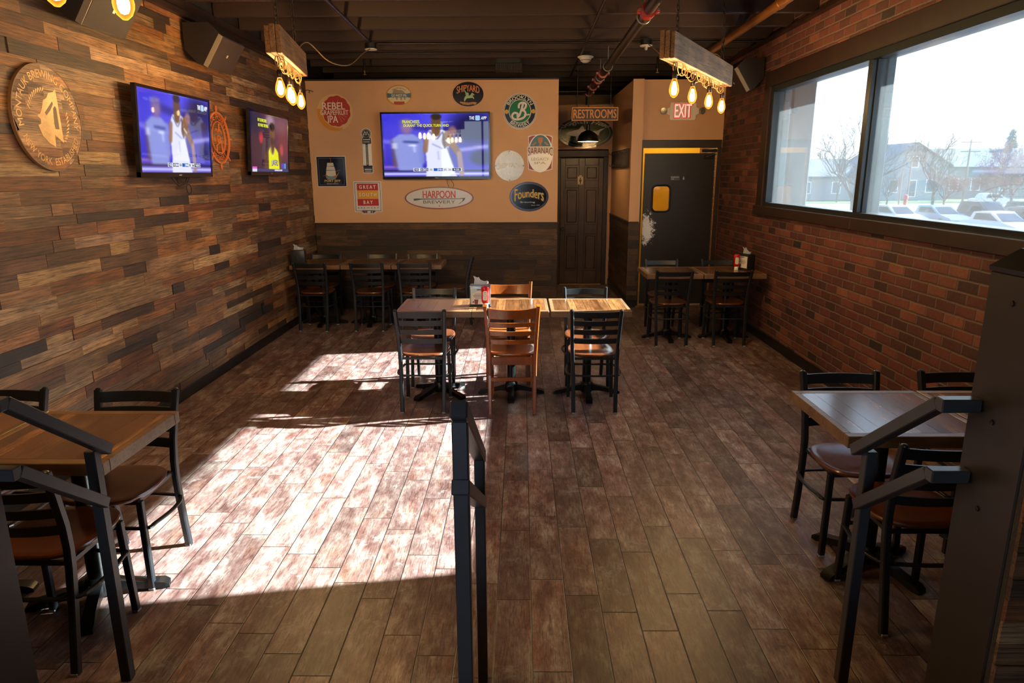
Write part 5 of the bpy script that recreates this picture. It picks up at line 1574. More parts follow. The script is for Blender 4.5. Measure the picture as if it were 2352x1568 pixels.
lay(t, 'lettering', en('#a9a493'), T('Dogfish Head', 0, 0, 0.56, 0.15, 0.0062, 0.006, arc=0.28, sx=1.28, sz=0.45), T('Craft Brewed Ales', 0, 0, 0.60, 0.12, 0.0062, 0.004, arc=0.37, bottom=True, sx=0.98, sz=0.46))

# restrooms sign hanging in the corridor mouth
t = thing('restrooms_sign', 'hanging dark sign reading restrooms in orange letters', 'sign', (0.957, 9.32, 2.60), 0, None)
lay(t, 'panel', flat('#3a2b2a', 0.6), B(-0.295, 0.295, -0.078, 0.078, 0, 0.015))
M_orl = flat('#c27a35', 0.5, 0, 0.1, 'orange_lettering')
lay(t, 'border', M_orl, F(0, 0, 0.60, 0.166, 0.010, 0.0, 0.019))
lay(t, 'lettering', M_orl, T('RESTROOMS', 0, 0.002, 0.555, 0.108, 0.0152, 0.01))
bm = BM()
for x_ in (-0.23, 0.2): tube(bm, [(x_, -0.008, 0.083), (x_, -0.008, 0.70)], 0.003, 6)
obj('hanging_wires', bm, M_black, t)

# exit sign with its two emergency lamp heads
t = thing('exit_sign', 'lit exit sign with red letters and two round lamp heads above the swing door', 'sign', (2.172, 9.70, 2.655), 0, None)
M_exitbox = flat('#e6d6c2', 0.5, 0, 0.03, 'beige_plastic')
lay(t, 'housing', M_exitbox, P(rrect(0, 0, 0.345, 0.225, 0.02, 4), 0, 0.05))
lay(t, 'side_wings', M_exitbox, P([(-0.165, 0.06), (-0.215, 0.035), (-0.215, -0.03), (-0.165, -0.055)], 0, 0.035), P([(0.165, 0.06), (0.215, 0.035), (0.215, -0.03), (0.165, -0.055)], 0, 0.035))
lay(t, 'lettering', emis('#ffb8a0', 0.8, 'exit_letters_lit'), T('EXIT', 0.0, 0.008, 0.225, 0.170, 0.0502, 0.012))
lay(t, 'letter_edges', emis('#ff3a20', 0.4, 'exit_red_glow'), T('EXIT', 0.004, 0.007, 0.240, 0.184, 0.0496, 0.03))
for s in (-1, 1):
    bm = BM(); lathe(bm, [(0.02, 0), (0.04, 0.02), (0.046, 0.05), (0.042, 0.056), (0, 0.052)], 20)
    o = obj('lamp_head', bm, flat('#a9a49a', 0.25, 0.6), t, True); o.location = (s * 0.236, -0.02, 0.005); o.rotation_euler = (PI / 2, 0, s * 0.5)
# restroom pictogram on the door
t = thing('pictogram_plate', 'small cream plate with a black figure on the restroom door', 'sign', (0.985, CY - 0.022, 1.745), 0, None)
lay(t, 'plate', flat('#cdb48a', 0.5), B(-0.045, 0.045, -0.075, 0.06, 0, 0.006), B(-0.022, 0.022, 0.06, 0.082, 0, 0.006))
lay(t, 'figure', flat('#1a1a1a', 0.5), E(0, 0.028, 0.012, 0.013, 0.006, 0.008, 16), P([(-0.02, 0.012), (0.02, 0.012), (0.018, -0.025), (0.009, -0.025), (0.009, -0.055), (-0.009, -0.055), (-0.009, -0.025), (-0.018, -0.025)], 0.006, 0.008))
lay(t, 'small_marks', flat('#26211c', 0.5), B(-0.036, -0.02, -0.070, -0.060, 0.006, 0.007), B(-0.008, 0.008, -0.070, -0.060, 0.006, 0.007), B(0.02, 0.036, -0.070, -0.060, 0.006, 0.007))
# coat rack on the corridor's right wall
t = thing('coat_rack', 'dark wooden coat rack on the right corridor wall', 'coat rack', (1.50, 10.65, 2.06), -PI / 2)
bm = BM(); boxb(bm, -0.85, 0.85, -0.03, 0.0, -0.13, 0.13, 0.004); obj('board', bm, M_trim, t)
for i in range(7):
    for z_ in (-0.09, 0.09):
        bm = BM(); tube(bm, [(-0.72 + i * 0.24, -0.03, z_), (-0.72 + i * 0.24, -0.07, z_ - 0.01), (-0.72 + i * 0.24, -0.085, z_ + 0.02)], 0.006, 6); obj('hook', bm, M_black, t)

# ------------------------------------------------------------------ carved plaques on the plank wall
M_carved = wood('carved_light_wood', 1, rough=0.5, attr=False, base='#d3a05e', grain=0.3, bump=0.1, gs=22)
t = sign('large round carved wood plaque with a sail mark at the left of the plank wall', 4.262, 2.185, 'left', 0.004, 'carved_plaque', None)
rnd = random.Random(9)
RAD = 0.305
bx = []
z = -RAD
verts, faces, cols = [], [], []
while z < RAD - 0.002:      # disc cut from reclaimed boards, row by row
    hh = min(rnd.uniform(0.06, 0.085), RAD - z)
    a = -RAD
    while a < RAD:
        l = rnd.uniform(0.12, 0.4)
        c = rnd.choice(PAL_L); kk = rnd.uniform(0.95, 1.3)
        col = (c[0] * kk, c[1] * kk, c[2] * kk, rnd.random())
        nx = 10
        for i in range(nx):
            u0, u1 = a + l * i / nx, a + l * (i + 1) / nx
            def clipz(u, zz):
                m_ = math.sqrt(max(RAD * RAD - min(u * u, RAD * RAD), 0))
                return max(-m_, min(m_, zz))
            if u1 <= -RAD or u0 >= RAD: continue
            u0c, u1c = max(u0, -RAD), min(u1, RAD)
            q = [(u0c, clipz(u0c, z)), (u1c, clipz(u1c, z)), (u1c, clipz(u1c, z + hh)), (u0c, clipz(u0c, z + hh))]
            if abs(q[3][1] - q[0][1]) + abs(q[2][1] - q[1][1]) < 1e-4: continue
            b = len(verts)
            verts += [(u, -0.018, v) for u, v in q] + [(u, 0.0, v) for u, v in q]
            faces += [(b, b + 1, b + 2, b + 3), (b + 4, b + 7, b + 6, b + 5), (b, b + 4, b + 5, b + 1), (b + 3, b + 2, b + 6, b + 7)]
            cols += [col] * 8
        a += l
    z += hh
me = bpy.data.meshes.new('plaque_boards'); me.from_pydata(verts, [], faces)
at = me.color_attributes.new('tone', 'FLOAT_COLOR', 'POINT'); at.data.foreach_set('color', np.array(cols, dtype=np.float32).ravel())
me.materials.append(M_plank_x); pb = bpy.data.objects.new('boards', me); COL.objects.link(pb); pb.parent = t
lay(t, 'backing', flat('#4a3422', 0.7), E(0, 0, RAD, RAD, 0.0, 0.0165))
lay(t, 'rim', flat('#6b4a2c', 0.6), R(0, 0, RAD + 0.003, RAD + 0.003, 0.006, 0.0, 0.020))
sail = [(-0.045, 0.02), (-0.02, 0.055), (0.0, 0.10), (0.035, 0.115), (0.055, 0.145), (0.10, 0.155), (0.125, 0.175), (0.130, 0.10), (0.135, -0.14), (0.06, -0.095), (0.055, -0.165), (0.0, -0.145), (-0.05, -0.105), (-0.075, -0.045), (-0.05, -0.038), (-0.045, -0.01), (-0.075, 0.01)]
lay(t, 'sail_mark', M_carved, P([(u - 0.03, v) for u, v in sail], 0.018, 0.0195))
lay(t, 'sail_cuts', flat('#5c4028', 0.6), P([(-0.03, 0.03), (0.05, 0.10), (0.055, 0.085), (0.02, 0.045), (-0.02, 0.015)], 0.0195, 0.0202), P([(0.04, -0.03), (0.05, 0.06), (0.07, 0.075), (0.08, 0.06), (0.08, -0.06), (0.045, -0.06)], 0.0195, 0.0202))
lay(t, 'lettering', M_carved, T('MONTAUK BREWING COMPANY', 0, 0, 0.82, 0.045, 0.0182, 0.004, arc=0.228), T('NEW YORK  ESTABLISHED', 0, 0, 0.62, 0.042, 0.0182, 0.002, arc=0.275, bottom=True))
lay(t, 'wheat', M_carved, *[K([(0.15 * math.cos(a) - 0.01, 0.15 * math.sin(a)), (0.172 * math.cos(a - 0.12) - 0.01, 0.172 * math.sin(a - 0.12))], [0.004, 0.012], 0.018, 0.0192) for a in [1.7 + 0.13 * k for k in range(10)]], *[K([(0.16 * math.cos(a), 0.16 * math.sin(a)), (0.182 * math.cos(a + 0.12), 0.182 * math.sin(a + 0.12))], [0.004, 0.012], 0.018, 0.0192) for a in [-0.9 + 0.13 * k for k in range(9)]])
t = sign('orange ship-wheel plaque between the two wall televisions', 6.66, 2.19, 'left', 0.004, 'ship_wheel_plaque', None)
M_or = flat('#b8642a', 0.45, 0, 0.15, 'copper_orange')
lay(t, 'wheel_rings', M_or, R(0, 0, 0.235, 0.235, 0.010, 0.0, 0.014), R(0, 0, 0.222, 0.222, 0.006, 0.0, 0.012), R(0, 0, 0.145, 0.150, 0.007, 0.0, 0.012))
for k in range(8):
    a = PI / 2 + k * PI / 4
    lay(t, 'handle', M_or, K([(0.232 * math.cos(a), 0.232 * math.sin(a)), (0.262 * math.cos(a), 0.262 * math.sin(a)), (0.292 * math.cos(a), 0.292 * math.sin(a))], [0.010, 0.018, 0.008], 0.0, 0.012))
lay(t, 'lettering', M_or, T('BLUE POINT', 0, 0, 0.40, 0.048, 0.002, 0.004, arc=0.166), T('BREWERY', 0, 0, 0.32, 0.045, 0.002, 0.004, arc=0.208, bottom=True))
lay(t, 'emblem', M_or, K(bez([(-0.06, -0.13), (-0.055, -0.07), (-0.02, -0.05), (0.0, -0.01), (0.03, -0.04), (0.055, -0.06), (0.065, -0.13)], 6), 0.008, 0, 0.012), K(bez([(-0.03, -0.03), (-0.03, 0.01), (0.0, 0.02), (0.03, 0.0), (0.02, -0.04), (-0.01, -0.05), (-0.03, -0.03)], 5), 0.007, 0, 0.012), K(bez([(-0.07, 0.06), (-0.04, 0.08), (-0.01, 0.05), (0.02, 0.075), (0.06, 0.05)], 6), 0.008, 0, 0.012), K([(0.02, 0.075), (0.03, 0.13)], 0.008, 0, 0.012), K([(-0.04, -0.13), (0.04, -0.13)], 0.008, 0, 0.012))

# ================================================================== TELEVISIONS
def srgb2lin(a):
    return np.where(a <= 0.04045, a / 12.92, ((a + 0.055) / 1.055) ** 2.4)
class Paint:
    """Small painter for the pictures the televisions show."""
    def __init__(s, w, h):
        s.w, s.h = w, h
        s.y, s.x = np.mgrid[0:h, 0:w].astype(np.float32)
        s.x = (s.x + 0.5) / w; s.y = 1 - (s.y + 0.5) / h      # x right, y up, 0..1
        s.a = np.zeros((h, w, 3), np.float32)
    def col(s, c): return np.array([int(c[i:i + 2], 16) / 255 for i in (1, 3, 5)], np.float32)
    def put(s, m, c): s.a = s.a * (1 - m[..., None]) + s.col(c) * m[..., None]
    def grad(s, c0, c1, ang=90):
        t = np.clip(s.x * math.cos(math.radians(ang)) + s.y * math.sin(math.radians(ang)), 0, 1)[..., None]
        s.a = s.col(c0) * (1 - t) + s.col(c1) * t
    def blob(s, cx, cy, rx, ry, c, soft=0.3, k=1.0, rot=0.0):
        dx, dy = (s.x - cx) * 16 / 9, s.y - cy
        ca, sa = math.cos(rot), math.sin(rot)
        u, v = (dx * ca + dy * sa) / (rx * 16 / 9), (-dx * sa + dy * ca) / ry
        d = np.sqrt(u * u + v * v)
        s.put(np.clip((1 + soft * 0.5 - d) / max(soft, 1e-3), 0, 1) * k, c)
    def cap(s, x0, y0, x1, y1, r, c, soft=0.2, k=1.0, r1=None):
        A = 16 / 9
        px, py, qx, qy = s.x * A - x0 * A, s.y - y0, (x1 - x0) * A, y1 - y0
        t = np.clip((px * qx + py * qy) / (qx * qx + qy * qy + 1e-9), 0, 1)
        rr = r + ((r if r1 is None else r1) - r) * t
        d = np.sqrt((px - t * qx) ** 2 + (py - t * qy) ** 2) / rr
        s.put(np.clip((1 + soft * 0.5 - d) / max(soft, 1e-3), 0, 1) * k, c)
    def poly(s, pts, c, k=1.0):
        inside = np.zeros(s.x.shape, bool)
        n = len(pts)
        for i in range(n):
            (x0, y0), (x1, y1) = pts[i], pts[(i + 1) % n]
            cond = ((y0 > s.y) != (y1 > s.y)) & (s.x < (x1 - x0) * (s.y - y0) / (y1 - y0 + 1e-9) + x0)
            inside ^= cond
        s.put(inside.astype(np.float32) * k, c)
    def rect(s, x0, x1, y0, y1, c, k=1.0):
        s.put(((s.x >= x0) & (s.x <= x1) & (s.y >= y0) & (s.y <= y1)).astype(np.float32) * k, c)
    def blur(s, n=1, horiz=0):
        for _ in range(n):
            s.a = (np.roll(s.a, 1, 0) + np.roll(s.a, -1, 0) + 2 * s.a) / 4
            s.a = (np.roll(s.a, 1, 1) + np.roll(s.a, -1, 1) + 2 * s.a) / 4
        for _ in range(horiz):
            s.a = (np.roll(s.a, 1, 1) + np.roll(s.a, -1, 1) + s.a) / 3

def game(p, wide=True):
    p.grad('#2a22a8', '#4a44e0', 70)
    p.blob(0.15, 0.85, 0.25, 0.25, '#3430c8', 1.0); p.blob(0.45, 0.7, 0.3, 0.2, '#544fd0', 1.2, 0.7)
    p.cap(-0.1, 0.58, 0.5, 0.50, 0.03, '#7a78e8', 1.2, 0.7); p.cap(0.3, 0.80, 1.1, 0.62, 0.05, '#2a2480', 1.0, 0.8)
    p.blob(0.85, 0.75, 0.22, 0.3, '#17144a', 0.8); p.blob(0.75, 0.35, 0.3, 0.2, '#3a34a0', 1.0)
    p.cap(0.7, 0.42, 1.1, 0.50, 0.03, '#b8b4e8', 1.0, 0.6); p.blob(0.93, 0.30, 0.10, 0.12, '#1b1850', 0.6)
    p.rect(0, 1, 0, 0.13, '#4c46b8'); p.cap(-0.1, 0.095, 1.1, 0.095, 0.012, '#0e0c2a', 0.8); p.cap(-0.1, 0.045, 1.1, 0.045, 0.015, '#cfd0ff', 0.9); p.cap(-.1, 0.16, .3, .15, 0.015, '#c080c8', 1.0, 0.7)
    # left figure, out of focus: grey T-shirt
    p.cap(0.12, 0.55, 0.115, 0.20, 0.075, '#5c4658', 0.5, 0.9, 0.05)
    p.poly([(0.09, 0.60), (0.16, 0.68), (0.29, 0.68), (0.38, 0.58), (0.37, 0.10), (0.14, 0.10)], '#8590cf', 0.95)
    p.cap(0.36, 0.58, 0.37, 0.25, 0.05, '#7680c4', 0.6, 0.9)
    p.blob(0.23, 0.79, 0.055, 0.11, '#8a6a8a', 0.7, 0.9); p.blob(0.225, 0.87, 0.06, 0.05, '#6a5a9a', 0.8, 0.8)
    p.cap(0.20, 0.56, 0.33, 0.55, 0.018, '#3f4a8a', 0.8); p.cap(0.25, 0.50, 0.31, 0.50, 0.012, '#e4e8ff', 0.9, 0.9); p.cap(0.295, 0.50, 0.30, 0.40, 0.012, '#dfe4ff', 0.9, 0.8)
    p.rect(0.085, 0.135, 0.45, 0.54, '#c8d0e8', 0.7)
    p.blur(3, 8)
    # centre figure: white jersey
    p.cap(0.60, 0.66, 0.72, 0.36, 0.075, '#7a5638', 0.2, 1.0, 0.045); p.cap(0.72, 0.36, 0.74, 0.05, 0.045, '#9a7a78', 0.4, 0.9)
    p.poly([(0.40, 0.62), (0.44, 0.74), (0.50, 0.76), (0.58, 0.74), (0.62, 0.64), (0.62, 0.46), (0.68, 0.05), (0.70, 0.0), (0.40, 0.0), (0.41, 0.2), (0.40, 0.45)], '#d4d6f2')
    p.cap(0.415, 0.62, 0.40, 0.42, 0.04, '#8a6448', 0.3, 0.9)
    p.blob(0.605, 0.60, 0.045, 0.13, '#7c5638', 0.2, 1.0, -0.25)
    p.blob(0.505, 0.74, 0.042, 0.10, '#6a4a34', 0.25); p.blob(0.51, 0.86, 0.048, 0.115, '#5e4230', 0.25); p.blob(0.51, 0.95, 0.05, 0.05, '#2c221e', 0.3)
    p.cap(0.445, 0.72, 0.50, 0.60, 0.008, '#4a4a70', 0.5); p.cap(0.57, 0.72, 0.515, 0.60, 0.008, '#4a4a70', 0.5)
    p.cap(0.57, 0.70, 0.585, 0.46, 0.012, '#3b3a55', 0.5); p.cap(0.61, 0.46, 0.66, 0.2, 0.010, '#55546e', 0.6)
    p.cap(0.47, 0.52, 0.56, 0.45, 0.012, '#8a8cb8', 0.8, 0.7); p.cap(0.52, 0.40, 0.525, 0.28, 0.014, '#aab0da', 0.8, 0.8)
    p.cap(0.60, 0.58, 0.635, 0.53, 0.012, '#e8e4f0', 0.6, 0.9)
    p.blob(0.66, 0.72, 0.04, 0.08, '#9a6a62', 0.6, 0.8)
    p.blur(2, 2)

def game2(p):
    p.grad('#2e1c2c', '#51304a', 60)
    p.blob(0.25, 0.6, 0.2, 0.3, '#3a2430', 1.0); p.blob(0.26, 0.60, 0.05, 0.11, '#b82a3c', 0.5); p.blob(0.85, 0.55, 0.15, 0.3, '#6a3038', 1.0); p.blob(0.8, 0.4, 0.05, 0.1, '#b84a4a', 0.8, 0.8)
    p.blob(0.15, 0.85, 0.2, 0.2, '#1a1c3a', 0.8); p.blob(0.8, 0.85, 0.2, 0.15, '#7a5058', 1.0, 0.7); p.blob(0.5, 0.9, 0.1, 0.1, '#c8b0c0', 1.0, 0.6)
    p.poly([(0.32, 0.0), (0.34, 0.30), (0.42, 0.42), (0.66, 0.42), (0.80, 0.28), (0.82, 0.0)], '#5a3a2c')
    p.poly([(0.44, 0.0), (0.44, 0.36), (0.48, 0.44), (0.55, 0.30), (0.62, 0.44), (0.70, 0.36), (0.74, 0.0)], '#d3d61e')
    p.blob(0.55, 0.45, 0.06, 0.14, '#5a3a2c', 0.2); p.blob(0.55, 0.68, 0.075, 0.17, '#6a4634', 0.2); p.blob(0.55, 0.80, 0.07, 0.07, '#20181a', 0.4)
    p.cap(0.50, 0.44, 0.55, 0.28, 0.008, '#f0f0c0', 0.5); p.cap(0.61, 0.44, 0.56, 0.28, 0.008, '#f0f0c0', 0.5)
    p.blob(0.55, 0.55, 0.07, 0.06, '#3a2a26', 0.4, 0.8)
    p.blur(3, 2)
    p.rect(0, 1, 0.0, 0.055, '#2c3468'); p.rect(0.78, 0.85, 0.06, 0.16, '#4a3ab0'); p.rect(0.86, 0.92, 0.06, 0.16, '#2a80c8'); p.rect(0.93, 0.985, 0.06, 0.16, '#1a2430'); p.rect(0.03, 0.14, 0.05, 0.085, '#d050c8'); p.rect(0.03, 0.14, 0.0, 0.05, '#c8ccd8')

M_scr = screen_material(0.85)
M_bezel = flat('#0b0b0d', 0.12, 0, 0.05, 'gloss_black_bezel')
def glowtext(t, name, hexcol, *fns): return lay(t, name, emis(hexcol, 0.75), *fns)
def television(label, w, h, loc, rz, tilt, painter, res=(256, 144), group='wall televisions'):
    t = thing('television', label, 'television', loc, rz, group)
    t.rotation_euler = (tilt, 0, rz)
    bz, bb = 0.022, 0.036
    bm = BM(); frame_rect(bm, 0, 0, w, h, bz, 0.03, 0.062)
    obj('bezel', bm, M_bezel, t)
    bm = BM(); boxb(bm, -w / 2 + 0.004, w / 2 - 0.004, -0.046, -0.03, -h / 2 + 0.004, h / 2 - 0.004); boxb(bm, -w * 0.35, w * 0.35, -0.032, 0.0, -h * 0.35, h * 0.3, 0.01)
    obj('back_cover', bm, M_darkplastic, t)
    sw, sh_ = w - 2 * bz, h - bz - bb
    W, H = res
    p = Paint(W, H); painter(p)
    img = srgb2lin(np.clip(p.a, 0, 1))[::-1]
    verts = [(-sw / 2 + sw * i / (W - 1), -0.056, -h / 2 + bb + sh_ * j / (H - 1)) for j in range(H) for i in range(W)]
    faces = [(j * W + i, j * W + i + 1, (j + 1) * W + i + 1, (j + 1) * W + i) for j in range(H - 1) for i in range(W - 1)]
    me = bpy.data.meshes.new('screen'); me.from_pydata(verts, [], faces)
    at = me.color_attributes.new('picture', 'FLOAT_COLOR', 'POINT')
    rgba = np.ones((H * W, 4), np.float32); rgba[:, :3] = img.reshape(-1, 3)
    at.data.foreach_set('color', rgba.ravel())
    me.materials.append(M_scr)
    o = bpy.data.objects.new('screen', me); COL.objects.link(o); o.parent = t
    bm = BM(); boxb(bm, -w / 2, w / 2, -0.0622, -0.03, -h / 2 + 0.001, -h / 2 + bb); obj('bottom_bezel', bm, M_bezel, t)
    bm = BM(); boxb(bm, -0.022, 0.022, -0.0635, -0.062, -h / 2 + 0.013, -h / 2 + 0.020); obj('maker_mark', bm, flat('#8a8a8e', 0.4), t)
    bm = BM(); boxb(bm, -0.2, 0.2, -0.012, 0.03, -0.2, 0.2, 0.004); obj('wall_mount', bm, M_black, t)
    return t, sw, sh_, -h / 2 + bb
def scoreboard(t, sw, sh_, zb, x0=0.28, x1=0.74, y=0.11):
    X = lambda f: -sw / 2 + sw * f
    z = zb + sh_ * y
    hh = sh_ * 0.055
    glowtext(t, 'score_bar', '#e4e6ee', B(X(x0), X(x1), z - hh / 2, z + hh / 2, 0.0565, 0.057))
    s = x1 - x0
    glowtext(t, 'score_tiles', '#23304f', *[B(X(x0 + s * a), X(x0 + s * b), z - hh * 0.42, z + hh * 0.42, 0.057, 0.0575) for a, b in ((0.02, 0.11), (0.145, 0.20), (0.21, 0.31), (0.81, 0.98))])
    glowtext(t, 'score_tiles_blue', '#2a5fb4', *[B(X(x0 + s * a), X(x0 + s * b), z - hh * 0.42, z + hh * 0.42, 0.057, 0.0575) for a, b in ((0.42, 0.50), (0.51, 0.61))])
    g = lambda tx, a, w_: T(tx, X(x0 + s * a), z, sw * s * w_, hh * 0.55, 0.0576, 0.008)
    glowtext(t, 'score_light_text', '#f2f4ff', g('YES', 0.065, 0.07), g('8', 0.172, 0.025), g('BKN', 0.26, 0.08), g('MIN', 0.56, 0.08), g('9:05', 0.895, 0.12))
    glowtext(t, 'score_dark_text', '#15161c', g('55', 0.365, 0.055), g('35', 0.655, 0.055), g('2nd', 0.755, 0.05))
# main television on the tan wall
t, sw, sh_, zb = television('large television on the tan wall among the beer signs', 1.455, 0.862, (-1.139, YB - 0.036, 2.219), 0.0, 0.013, game, (288, 162))
X = lambda f: -sw / 2 + sw * f
Z = lambda f: zb + sh_ * f
glowtext(t, 'caption', '#e2e83a', T('FRANCHISES.', X(0.275), Z(0.875), 0.235, 0.040, 0.057, 0.012), T('DURANT THE QUICK TURN AND', X(0.415), Z(0.812), 0.60, 0.040, 0.057, 0.012))
glowtext(t, 'corner_logo_text', '#f2f4ff', T('THE', X(0.845), Z(0.93), 0.065, 0.040, 0.057, 0.012), T('APP', X(0.955), Z(0.928), 0.07, 0.040, 0.057, 0.012, slant=0.15))
glowtext(t, 'corner_logo_tile', '#9cc4f0', P(rrect(X(0.90), Z(0.93), 0.062, 0.062, 0.012, 4), 0.0565, 0.0575))
scoreboard(t, sw, sh_, zb)
bm = BM(); tube(bm, bez([(0.13, -0.02, -0.40), (0.135, -0.012, -0.47), (0.155, -0.006, -0.55)], 6), 0.003, 6); tube(bm, bez([(0.20, -0.02, -0.41), (0.185, -0.01, -0.44), (0.22, -0.006, -0.50), (0.21, -0.006, -0.54)], 6), 0.003, 6)
obj('cable', bm, M_black, t, True)
# two televisions on the plank wall
t, sw, sh_, zb = television('nearer television on the plank wall showing a player in white', 1.195, 0.655, (XL + 0.045, 5.685, 2.166), PI / 2, 0.06, game, (224, 126))
X = lambda f: -sw / 2 + sw * f
Z = lambda f: zb + sh_ * f
glowtext(t, 'corner_logo_text', '#f2f4ff', T('THE', X(0.845), Z(0.90), 0.055, 0.036, 0.057, 0.01), T('APP', X(0.955), Z(0.90), 0.06, 0.036, 0.057, 0.01))
glowtext(t, 'corner_logo_tile', '#b8d4f4', P(rrect(X(0.90), Z(0.90), 0.05, 0.05, 0.01, 4), 0.0565, 0.0575))
scoreboard(t, sw, sh_, zb, 0.34, 0.82, 0.10)
bm = BM()
tube(bm, bez([(-0.12, -0.02, -0.30), (0.0, -0.02, -0.38), (0.08, -0.02, -0.40), (0.20, -0.02, -0.385), (0.26, -0.02, -0.42), (0.25, -0.02, -0.47), (0.20, -0.02, -0.46), (0.18, -0.02, -0.40), (0.24, -0.02, -0.33)], 6), 0.004, 6)
tube(bm, bez([(-0.05, -0.02, -0.30), (0.06, -0.02, -0.385), (0.16, -0.02, -0.37), (0.2, -0.02, -0.31)], 6), 0.004, 6)
obj('cable', bm, M_black, t, True)
t, sw, sh_, zb = television('farther television on the plank wall showing a player in yellow', 1.20, 0.655, (XL + 0.045, 7.785, 2.180), PI / 2, 0.06, game2, (200, 112))
X = lambda f: -sw / 2 + sw * f
Z = lambda f: zb + sh_ * f
glowtext(t, 'caption', '#e2e83a', T('BY SCHRODER.', X(0.30), Z(0.885), 0.26, 0.032, 0.057, 0.008), T('HE WAS TRYING', X(0.32), Z(0.80), 0.29, 0.032, 0.057, 0.008))
glowtext(t, 'ticker_text', '#e8ecff', T('DOWNLOAD NOW', X(0.70), Z(0.027), 0.25, 0.018, 0.057, 0.004))
bm = BM(); text(bm, 'LAKERS', X(0.60), Z(0.17), 0.20, 0.06, 0.057, 0.006, warp=lambda f: (1, -0.01 * f * f)); obj('shirt_text', bm, emis('#5a3aa0', 0.8), t)
# ================================================================== HANGING BEAM LAMPS
M_oldwood = wood('weathered_beam', 1, rough=0.75, attr=False, base='#8c6238', grain=0.9, bump=0.8, gs=26, dark=0.35, crackle=0.8)
M_chain = flat('#4a3a2a', 0.5, 0.6, 0.2, 'rusty_chain')
M_cord = flat('#8a6a3a', 0.7, 0, 0.3, 'twisted_cloth_cord')
M_fil = emis('#ffdaa6', BULB_STRENGTH, 'filament_light')
def bulb_glass():
    m = bpy.data.materials.new('amber_bulb_glass')
    m.use_nodes = True
    nt = m.node_tree; nt.nodes.clear()
    out = N(nt, 'ShaderNodeOutputMaterial')
    tr = N(nt, 'ShaderNodeBsdfTransparent'); tr.inputs[0].default_value = (1.0, 0.88, 0.62, 1)
    em = N(nt, 'ShaderNodeEmission'); em.inputs[0].default_value = (1.0, 0.36, 0.03, 1); em.inputs[1].default_value = 2.3
    lw = N(nt, 'ShaderNodeLayerWeight', i_Blend=0.35)
    mx = N(nt, 'ShaderNodeMixShader')
    L(nt, M_(nt, 'MULTIPLY', lw.outputs['Facing'], 0.9), mx.inputs[0]); L(nt, tr.outputs[0], mx.inputs[1]); L(nt, em.outputs[0], mx.inputs[2])
    L(nt, mx.outputs[0], out.inputs[0])
    return m
M_bulb = bulb_glass()
BULB = [(0.0, -0.074), (0.009, -0.072), (0.025, -0.057), (0.034, -0.036), (0.036, -0.018), (0.031, 0.012), (0.019, 0.045), (0.0145, 0.062)]
FILA = [(0.0, -0.055), (0.013, -0.050), (0.020, -0.034), (0.021, -0.014), (0.015, 0.014), (0.009, 0.036), (0.0, 0.04)]
def chain(bm, p0, p1, link=0.042, r=0.0045):
    p0, p1 = Vector(p0), Vector(p1)
    n = max(2, int((p1 - p0).length / (link * 0.78)))
    d = (p1 - p0).normalized()
    a = d.orthogonal().normalized(); b = d.cross(a)
    for i in range(n):
        c = p0 + (p1 - p0) * (i + 0.5) / n
        s = a if i % 2 else b
        pts = []
        for k in range(10):
            an = 2 * PI * k / 10
            pts.append(c + d * (link / 2) * math.cos(an) + s * (link * 0.30) * math.sin(an))
        tube(bm, pts, r, 5, True)
